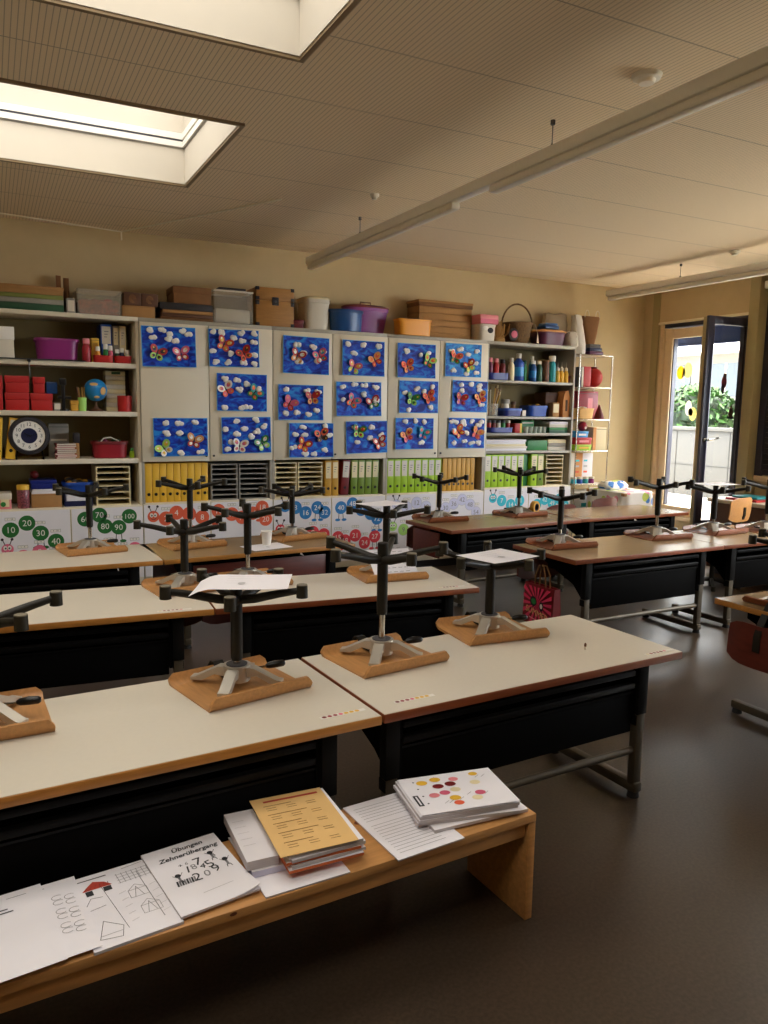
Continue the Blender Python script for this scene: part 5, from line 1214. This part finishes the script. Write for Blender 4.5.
def stack(name, label, cx, cy, rot, z0, z1, w=.21, d=.297, k='paper', cat='worksheet', curl=0.0, sheets=None, printer=None, side=None):
    t = thing(name, label, cat, (cx, cy, z0), R(rot)); h = z1 - z0
    q = MB(); n = 9
    def zz(u, v): return curl * (max(0, u) ** 3 * max(0, -v) ** 2)
    if h > .004: q.box(-w / 2, w / 2, -d / 2, d / 2, 0, h - .001, side or 'paper_edge', top=k)
    q.shell([[(w / 2 * u, d / 2 * v, h - .0009 + zz(u, v)) for v in [-1 + 2 * j / n for j in range(n + 1)]] for u in [-1 + 2 * i / n for i in range(n + 1)]], .0008, k)
    recalc(q); q.build('sheets', t)
    if printer:
        q = MB(); printer(q, T((0, 0, h + .0006))); 
        for f in q.bm.faces:
            f.normal_update()
            if f.normal.z < 0: f.normal_flip()
        q.build('print', t, sharp=0)
    return t
def p_head(q, Mx):
    for i in range(3): q.line2([(-.05, .098 - i * .012), (-.05 + (.03, .075, .085)[i], .098 - i * .012)], (.003, .004, .004)[i], Mx, 'ink')
    q.line2([(.03, .125), (.07, .125)], .002, Mx, 'ink_grey')
def p_loops(q, Mx):
    q.line2([(-.01, .125), (.03, .125)], .002, Mx, 'ink_grey')
    for r in range(3):
        for c in range(2):
            x, y = .05 + c * .026, .075 - r * .055 - c * .008
            for dy in (0, -.02):
                q.line2([(x + .012 * math.cos(a), y + dy + .009 * math.sin(a)) for a in [R(40 + 30 * i) for i in range(10)]], .0011, Mx, 'ink_grey')
def p_house(q, Mx):
    q.text('Haus der Zahlen', .009, Mx @ T((-.055, .125, 0)), 'ink', 'LEFT') if False else q.line2([(-.075, .122), (-.01, .122)], .0035, Mx, 'ink')
    q.line2([(.03, .128), (.078, .134)], .0018, Mx, 'ink_grey')
    q.face([Mx @ Vector(p) for p in ((-.072, .078, 0), (-.004, .078, 0), (-.018, .097, 0), (-.042, .110, 0), (-.058, .094, 0))], 'ink_red')
    for i in range(6): q.line2([(-.066 + i * .011, .08), (-.056 + i * .009, .095)], .0012, Mx, 'red_dark')
    q.rect2(-.066, -.05, .056, .076, Mx, 'ink'); q.rect2(-.026, -.008, .058, .076, Mx, 'ink')
    q.line2([(-.03, .09), (-.012, -.1)], .0011, Mx, 'ink'); q.line2([(.058, .1), (.066, -.1)], .0018, Mx, 'ink_grey')
    for i in range(7): q.line2([(.012 + i * .012, .112), (.014 + i * .012, .07)], .0012, Mx, 'ink_grey')
    for i in range(4): q.line2([(.01, .108 - i * .012), (.088, .112 - i * .012)], .0012, Mx, 'ink_grey')
    for px, py in ((.02, .02), (.03, -.05)):
        q.line2([(px, py - .02), (px, py + .01), (px + .02, py + .03), (px + .042, py + .01), (px + .042, py - .02), (px, py - .02)], .0011, Mx, 'ink_grey'); q.line2([(px, py + .01), (px + .042, py + .01)], .0012, Mx, 'ink_grey'); q.line2([(px + .01, py - .02), (px + .02, py + .02), (px + .03, py - .02)], .0012, Mx, 'ink_grey')
    q.line2([(-.075, -.11), (-.055, -.05), (-.02, -.085), (-.03, -.12), (-.075, -.11)], .0012, Mx, 'ink'); q.line2([(-.07, -.1), (-.026, -.1)], .0012, Mx, 'ink_grey')
    q.line2([(-.074, .02), (-.06, .045), (-.035, .04)], .0014, Mx, 'ink_grey'); q.line2([(-.07, .0), (-.036, .005)], .0014, Mx, 'ink_grey')
    for i in range(5):
        for c in (0, 1): q.line2([(.0 - .02 * c + c * .09, .03 - i * .028), (.016 - .02 * c + c * .09, .035 - i * .028)], .0012, Mx, 'ink_light')
def p_title(q, Mx):
    q.text('\u00dcbungen', .023, Mx @ T((.012, .116, 0)) @ RZ(R(2)), 'ink', off=.0006); q.text('Zehner\u00fcbergang', .023, Mx @ T((.006, .087, 0)) @ RZ(R(2)), 'ink', off=.0006)
    for s, x, y, z, k in (('1', -.02, .018, .04, 'ink'), ('8', -.004, .022, .032, 'ink_grey'), ('7', .012, .038, .045, 'ink'), ('5', .034, .014, .045, 'ink'), ('4', .016, .014, .03, 'ink'), ('2', -.012, -.022, .046, 'ink'), ('0', .014, -.02, .036, 'ink_grey'), ('9', .04, -.012, .042, 'ink'), ('3', .056, .045, .022, 'ink'), ('+', -.03, .044, .022, 'ink'), ('6', -.014, .046, .018, 'ink_grey')):
        q.text(s, z, Mx @ T((x, y, 0)) @ RZ(R(random.uniform(-14, 14))), k)
    for x, y in ((.073, .015), (-.05, .008), (.052, .06)):
        q.disc2(x, y, .007, Mx, 'ink'); q.line2([(x, y - .005), (x, y - .026)], .006, Mx, 'ink_grey'); q.line2([(x - .012, y + .004), (x, y - .012), (x + .014, y + .008)], .0014, Mx, 'ink'); q.line2([(x - .004, y - .026), (x - .006, y - .036)], .002, Mx, 'ink'); q.line2([(x + .004, y - .026), (x + .006, y - .036)], .002, Mx, 'ink')
    for i in range(8): q.line2([(-.062 + i * .006, -.034), (-.06 + i * .006, -.016)], .0046, Mx, 'ink_grey' if i % 2 else 'ink')
    q.line2([(-.022, -.088), (.06, -.082)], .0018, Mx, 'ink_light')
def p_text(q, Mx):
    random.seed(9)
    for i in range(17):
        y = .12 - i * .0145 - (.012 if i > 5 else 0); q.line2([(-.085, y), (random.uniform(.05, .088), y)], .0015, Mx, 'ink_grey')
def p_tan(q, Mx):
    q.rect2(-.07, .085, .117, .126, Mx, 'ink_red')
    for i in range(5):
        y = .098 - i * .047; q.line2([(-.075, y), (-.0 + .03 * (i % 2), y)], .0024, Mx, 'ink_brown')
        for c in range(3):
            for r in range(2): q.line2([(-.07 + c * .055, y - .013 - .011 * r), (-.045 + c * .055, y - .013 - .011 * r)], .0018, Mx, 'ink_brown')
def p_color(q, Mx):
    for x, y, r, k in ((-.085, .065, .017, 'yellow'), (-.04, .075, .017, 'yellow'), (.015, .065, .015, 'pink'), (-.045, .035, .017, 'red_dark'), (-.005, .04, .017, 'red_dark'), (-.075, -.012, .016, 'pink'), (-.04, -.005, .016, 'rose'), (-.003, .005, .016, 'cream'), (-.022, -.04, .017, 'yellow'), (.06, -.03, .016, 'rose'), (.07, .03, .016, 'cream'), (.085, .08, .014, 'yellow'), (.04, -.055, .016, 'cream'), (-.022, -.068, .015, 'worm_orange')):
        q.disc2(x, y, r, Mx, k, .8)
    q.rect2(-.138, -.122, -.06, .0, Mx, 'ink'); q.line2([(-.13, -.052), (-.13, -.008)], .005, T((0, 0, .0004)) @ Mx, 'paper')
    for i in range(4): q.disc2(-.108, .075 - i * .042, .003, Mx, 'ink')
    for i in range(9):
        a = random.uniform(-.1, .12); b = random.uniform(-.08, .09); q.line2([(a, b), (a + .016, b + .012)], .0014, Mx, 'ink_grey')
def p_faint(q, Mx):
    for i in range(4): q.line2([(-.05, .07 - i * .03), (.05 - .01 * i, .07 - i * .03)], .0016, Mx, 'ink_light')
    q.disc2(.0, -.02, .012, Mx, 'ink_light', 1.4)
def p_grid(q, Mx):
    for i in range(9):
        for c in range(5): q.line2([(-.08 + c * .035, .12 - i * .028), (-.06 + c * .035, .12 - i * .028)], .003, Mx, 'ink_grey')
stack('worksheet_pile', 'white worksheet pile at the left picture edge on the bench, bold heading at its top', -.03, 1.70, 7, ZB + .0118, ZB + .0155, printer=p_head)
stack('worksheet_pile', 'white worksheet pile with rows of curly loops, second from the left on the bench', .045, 1.712, 7, ZB + .0083, ZB + .0125, printer=p_loops) if False else None
stack('worksheet_pile', 'white worksheet pile with a red roofed house drawing on the bench', .222, 1.722, 6.5, ZB, ZB + .007, .19, .283, printer=p_house)
stack('worksheet_pile', 'white worksheet pile with rows of curly loops, second from the left on the bench', .046, 1.712, 6, ZB + .0083, ZB + .0115, .2, .285, printer=p_loops)
stack('exercise_booklet', 'white booklet titled \u00dcbungen Zehner\u00fcbergang with a cluster of numbers, on the bench', .404, 1.753, 8, ZB + .0075, ZB + .0135, .193, .285, printer=p_title, curl=.012, cat='booklet')
stack('worksheet', 'white sheet lying lowest under the tan booklet pile, sticking out at the front', .628, 1.745, 2, ZB, ZB + .004, .22, .285, printer=p_faint)
stack('exercise_booklet', 'pale booklet below the white booklet left of the tan one', .618, 1.80, -1, ZB + .0045, ZB + .021, .2, .24, k='paper', cat='booklet', side='worm_lilac')
for i in range(5):
    stack('exercise_booklet', 'orange edged booklet under the tan booklet, %s of five' % ('lowest', 'second from below', 'middle', 'second from above', 'topmost')[i], .695 + (.0, .004, -.003, .002, .0)[i], 1.775 + (.0, .004, .006, .002, .004)[i], -1 + (.0, 1.5, -1, 2, 0)[i], ZB + .0215 + .0088 * i, ZB + .0215 + .0088 * (i + 1) - .0005, .197, .285, k='paper', cat='booklet', side=('paper_orange', 'paper_edge', 'paper_orange', 'paper_edge', 'paper_edge')[i])
stack('exercise_booklet', 'white booklet with its left edge showing beside the tan booklet', .60, 1.805, -3, ZB + .066, ZB + .0735, .17, .235, cat='booklet', printer=p_faint) if False else None
stack('exercise_booklet', 'white booklet leaning out at the left under the tan booklet', .55, 1.808, -2, ZB + .0215, ZB + .045, .08, .24, cat='booklet', printer=lambda q, Mx: [q.line2([(-.03, .07 - .03 * i), (.0, .07 - .03 * i)], .0014, Mx, 'ink_light') for i in range(5)])
stack('exercise_booklet', 'tan booklet with a red line at its top, lying on the pile on the bench', .68, 1.778, -2.5, ZB + .0658, ZB + .0688, .203, .292, k='paper_tan', cat='booklet', printer=p_tan)
stack('worksheet', 'white text worksheet lying flat right of the tan booklet', .966, 1.755, 4.5, ZB, ZB + .004, printer=p_text)
random.seed(4)
for i in range(4):
    stack('worksheet_pile', 'white worksheet pile under the coloured circles sheet, %s of four' % ('lowest', 'second from below', 'second from above', 'topmost')[i], 1.155 + (.02, .0, -.004, .0)[i], 1.775 + (-.01, .0, .004, .002)[i], (-3, -12, -8, -9)[i], ZB + .0045 + .0096 * i, ZB + .0045 + .0096 * (i + 1) - .0004, .30, .212)
stack('worksheet_pile', 'sheet with yellow and dark red circles, topmost at the right bench end', 1.158, 1.776, -9, ZB + .0435, ZB + .0465, .297, .21, printer=p_color)

# ------------------------------------------------------------------ papers and small things on the desks and chairs
def loose(label, cx, cy, cz, rot, w, d, sag, printer=None, tiltx=0.0, name='loose_sheet', flap=0.0):
    t = thing(name, label, 'paper', (cx, cy, cz), (R(tiltx), 0, R(rot))); n = 10
    def zz(u, v): return sag * (u * u * .7 + v * v * .3) + flap * (max(0, -u - .5)) ** 2
    q = MB(); q.shell([[(w / 2 * u, d / 2 * v, zz(u, v)) for v in [-1 + 2 * j / n for j in range(n + 1)]] for u in [-1 + 2 * i / n for i in range(n + 1)]], .0007, 'paper'); recalc(q); q.build('sheet', t)
    if printer:
        q = MB(); printer(q, Matrix.Identity(4))
        for v in q.bm.verts: v.co.z = zz(v.co.x / (w / 2), v.co.y / (d / 2)) + .0022
        for f in q.bm.faces:
            f.normal_update()
            if f.normal.z < 0: f.normal_flip()
        q.build('print', t, sharp=0)
    return t
loose('white sheet lying across the base of the left chair on the front desk', .685, 2.315, .9145, -24, .297, .21, .004, p_faint, flap=-.1)
loose('white sheet lying on the base of the rear chair on the right front desk', 1.728, 2.415, .9045, 13, .257, .2, .003, p_faint)
loose('white sheet on the base of the chair at the right of the second row', 1.86, 3.68, .9565, 18, .24, .17, .003)
loose('white printed sheet leaning on the seat of the rightmost second row chair', 1.885, 3.60, .656, -4, .25, .17, .002, p_grid, tiltx=38)
loose('white sheet lying across the base of the chair before the door', 4.75, 3.95, .9565, -8, .3, .2, .003)
stack('worksheet', 'white sheet on the brown third row desk beneath the paper cup', 1.56, 4.73, 12, .5665, .5685, .28, .2, printer=p_faint)
t = thing('paper_cup', 'small white paper cup standing on the sheet on the brown third row desk', 'cup', (1.585, 4.80, .5695))
q = MB(); q.lathe([(0, 0), (.028, 0), (.036, .085), (.038, .087), (.036, .09), (.033, .086), (.026, .004), (0, .004)], 'white', seg=22); recalc(q); q.build('cup', t)
t = thing('tape_roll', 'roll of brown tape standing on the seat of the chair by the lime folders', 'tape roll', (4.085, 5.20, ZR + .0155 + .052), (0, 0, R(20)))
q = MB(); q.lathe([(.032, -.02), (.05, -.02), (.052, -.018), (.052, .018), (.05, .02), (.032, .02), (.032, -.02)], 'ochre', seg=28, Mx=RX(R(90))); recalc(q); q.build('tape', t)
q = MB(); q.lathe([(.028, -.021), (.032, -.021), (.032, .021), (.028, .021), (.028, -.021)], 'navy', seg=28, Mx=RX(R(90))); recalc(q); q.build('core', t)
t = thing('pencil_stub', 'tiny pencil stub standing on the right front desk', 'pencil', (1.985, 2.185, .5665))
q = MB(); q.cyl((0, 0, 0), (0, 0, .012), .0035, 'offwhite', seg=8); q.cyl((0, 0, .012), (0, 0, .022), .0045, 'brown', seg=8); q.cyl((0, 0, .022), (0, 0, .026), .0045, 'brown', r1=.002, seg=8); q.build('stub', t)

# ------------------------------------------------------------------ red paper bag on the end of the right desk
t = thing('paper_bag', 'red and pink striped paper bag reading SUMMER hanging on the end of the right desk', 'bag', (2.992, 3.70, .15), R(1.4))
q = MB(); w, hgt = .14, .255
rows = []
for z, dx, ww in ((0, .03, w), (.004, .034, w), (hgt * .5, .03, w), (hgt, .022, w * .98), (hgt, .018, w * .975), (hgt * .5, .026, w * .985), (.01, .03, w * .98)):
    rows.append([(-dx, -ww, z), (dx, -ww, z), (dx * 1.1, 0, z), (dx, ww, z), (-dx, ww, z), (-dx * 1.1, 0, z)])
q.loft([[q.bm.verts.new(p) for p in r_] for r_ in rows], 'red_dark'); recalc(q); b_ = q.build('body', t, sharp=20)
# printed front, faces -x : local print XY -> (-y, z)
Mb = Matrix(((0, 0, -1, -.0375), (-1, 0, 0, 0), (0, 1, 0, 0), (0, 0, 0, 1)))
q = MB()
for i in range(18):
    a0, a1 = 2 * PI * i / 18, 2 * PI * (i + .5) / 18
    def hit(a):
        c, s = math.cos(a), math.sin(a); cx_, cy_ = 0, .14
        tx = (.132 / abs(c)) if abs(c) > 1e-6 else 9; ty = ((hgt - .012 - cy_) / s) if s > 1e-6 else ((cy_ - .008) / -s if s < -1e-6 else 9)
        k_ = min(tx, ty); return (cx_ + k_ * c, cy_ + k_ * s)
    q.face([Mb @ Vector((p[0], p[1], 0)) for p in ((0, .14), hit(a0), hit(a1))], 'pinkred')
M1 = T((-.0008, 0, 0)) @ Mb; M2_ = T((-.0016, 0, 0)) @ Mb
q.disc2(-.035, .15, .032, M1, 'worm_black'); q.disc2(-.032, .15, .022, M2_, 'green', .8); q.disc2(.04, .13, .02, M1, 'worm_black', 1.5); q.disc2(.04, .132, .012, M2_, 'offwhite', 1.3)
q.text('SUMMER', .055, T((-.0024, 0, 0)) @ Mb @ T((0, .08, 0)) @ RZ(R(-8)), 'bread')
q.line2([(-.07, .045), (.03, .032)], .008, M1, 'pink')
for f in q.bm.faces:
    f.normal_update()
    if f.normal.x > 0: f.normal_flip()
q.build('print', t, sharp=0)
for s in (-1, 1):
    q = MB(); q.tube([(s * .018, -.05, hgt - .01), (s * .018, -.045, hgt + .06), (s * .012, -.02, hgt + .12), (s * .012, .02, hgt + .12), (s * .018, .045, hgt + .06), (s * .018, .05, hgt - .01)], .005, 'kraft_dark', 8); q.build('handle', t)
q = MB(); q.tube([(3.06 - 2.992, 0, hgt + .112), (.0, 0, hgt + .112), (-.02, 0, hgt + .125)], .004, 'black_metal', 6); q.build('hook', t)

# ------------------------------------------------------------------ families of repeated things
def family(o):
    n = o.name.split('.')[0]; l = o.get('label', '')
    if n == 'swivel_chair': return 'swivel chairs standing on the floor' if 'upright' in l else 'upturned swivel chairs on the desks'
    if n == 'school_desk': return 'white topped school desks' if l.startswith('white') else 'brown topped school desks'
    if n in ('file_box', 'ring_binder'): return l.split(' ')[0] + (' file boxes in the cabinet niche' if n == 'file_box' else ' ring binders on the shelves')
    if n in ('worksheet_pile', 'worksheet'): return 'worksheets on the bench' if 'desk' not in l else None
    if n == 'box' and l.startswith('brown kraft box'): return 'stack of brown kraft boxes'
    if n == 'box' and l.startswith('small brown patterned'): return 'small brown patterned boxes'
    return {'butterfly_painting': 'butterfly paintings on the cabinet doors', 'number_poster': 'number caterpillar posters', 'letter_tray': 'letter trays in the cabinets', 'paint_bottle': 'paint bottles on the right shelf',
        'glue_bottle': 'small glue bottles in the red trays', 'paint_tub': 'small paint tubs in the blue tray', 'drinking_glass': 'water glasses on the right shelf', 'small_book': 'small books beside the clock',
        'book_box': 'book boxes beside the globe' if 'globe' in l else 'dark book boxes on the rack', 'red_box': 'red boxes on the second shelf', 'exercise_booklet': 'booklets on the bench', 'loose_sheet': 'loose sheets on the upturned chairs',
        'board_game': 'board games on the rack', 'paper_pile': 'paper piles on the lowest right shelf', 'paper_ream': 'paper piles on the third right shelf', 'paper_stack': 'paper stacks on the cardboard box', 'craft_pot': 'craft pots on the rack',
        'picture_card': 'drawing cards on the rack', 'portfolio_folder': 'portfolio folders on the cabinet', 'folder_box': 'folder boxes on the left shelves', 'hedge': 'hedge bushes behind the terrace wall', 'window_sticker': 'paper stickers on the glazed door',
        'pendant_light': 'pendant lights', 'ceiling_smoke_detector': 'ceiling detectors', 'tall_cabinet': 'tall cabinets along the back wall', 'wooden_batten': 'wooden battens behind the grey carton'}.get(n)
for o in bpy.data.objects:
    if o.parent is None and o.get('category') and not o.get('group'):
        g_ = family(o)
        if g_: o['group'] = g_

# ------------------------------------------------------------------ light, sky, camera
wd = bpy.data.worlds.new('World'); scene.world = wd; wd.use_nodes = True
nt = wd.node_tree; bg = nt.nodes['Background']
geo = nt.nodes.new('ShaderNodeTexCoord'); sp = nt.nodes.new('ShaderNodeSeparateXYZ'); rp = nt.nodes.new('ShaderNodeValToRGB')
nt.links.new(geo.outputs['Generated'], sp.inputs[0]); nt.links.new(sp.outputs['Z'], rp.inputs['Fac'])
rp.color_ramp.elements[0].position = 0.0; rp.color_ramp.elements[0].color = (.62, .68, .76, 1)
rp.color_ramp.elements[1].position = 0.6; rp.color_ramp.elements[1].color = (1.0, .94, .88, 1)
nt.links.new(rp.outputs['Color'], bg.inputs['Color']); bg.inputs['Strength'].default_value = WORLD_S
def portal(name, loc, rot, sx, sy):
    l = bpy.data.lights.new(name, 'AREA'); l.shape = 'RECTANGLE'; l.size = sx; l.size_y = sy; l.energy = 1
    l.cycles.is_portal = True
    o = bpy.data.objects.new(name, l); COL.objects.link(o); o.location = loc; o.rotation_euler = rot
for a, b in SKY: portal('skylight_portal', ((SX0 + SX1) / 2, (a + b) / 2, 3.335), (0, 0, 0), SX1 - SX0, b - a)
portal('window_portal', (WX1 + .19, 2.22, 1.7), (0, R(90), 0), 1.6, 3.65)
portal('door_portal', (WX1 + .19, (DY0 + DY1) / 2, (DZ0 + DZ1) / 2), (0, R(90), 0), DZ1 - DZ0, DY1 - DY0)

cam = bpy.data.cameras.new('camera'); co = bpy.data.objects.new('camera', cam); COL.objects.link(co)
cam.sensor_fit = 'HORIZONTAL'; cam.sensor_width = 36; cam.lens = 770.95 / 768 * 36; cam.clip_start = .05; cam.clip_end = 200
yaw, pit, rol = R(27.0107), R(7.55296), R(.96872)
f = Vector((math.sin(yaw) * math.cos(pit), math.cos(yaw) * math.cos(pit), -math.sin(pit)))
r = Vector((math.cos(yaw), -math.sin(yaw), 0)); u = r.cross(f)
r2 = r * math.cos(rol) + u * math.sin(rol); u2 = u * math.cos(rol) - r * math.sin(rol)
Mc = Matrix((r2, u2, -f)).transposed().to_4x4(); Mc.translation = (0, 0, 1.46)
co.matrix_world = Mc
scene.camera = co
vs = scene.view_settings; vs.view_transform = 'Standard'; vs.look = 'None'; vs.exposure = EXPOSURE; vs.gamma = 1; vs.use_curve_mapping = False
scene.cycles.use_denoising = True
scene.cycles.max_bounces = 10; scene.cycles.diffuse_bounces = 6; scene.cycles.glossy_bounces = 4; scene.cycles.transparent_max_bounces = 12
scene.cycles.caustics_reflective = False; scene.cycles.caustics_refractive = False; scene.cycles.sample_clamp_indirect = 8
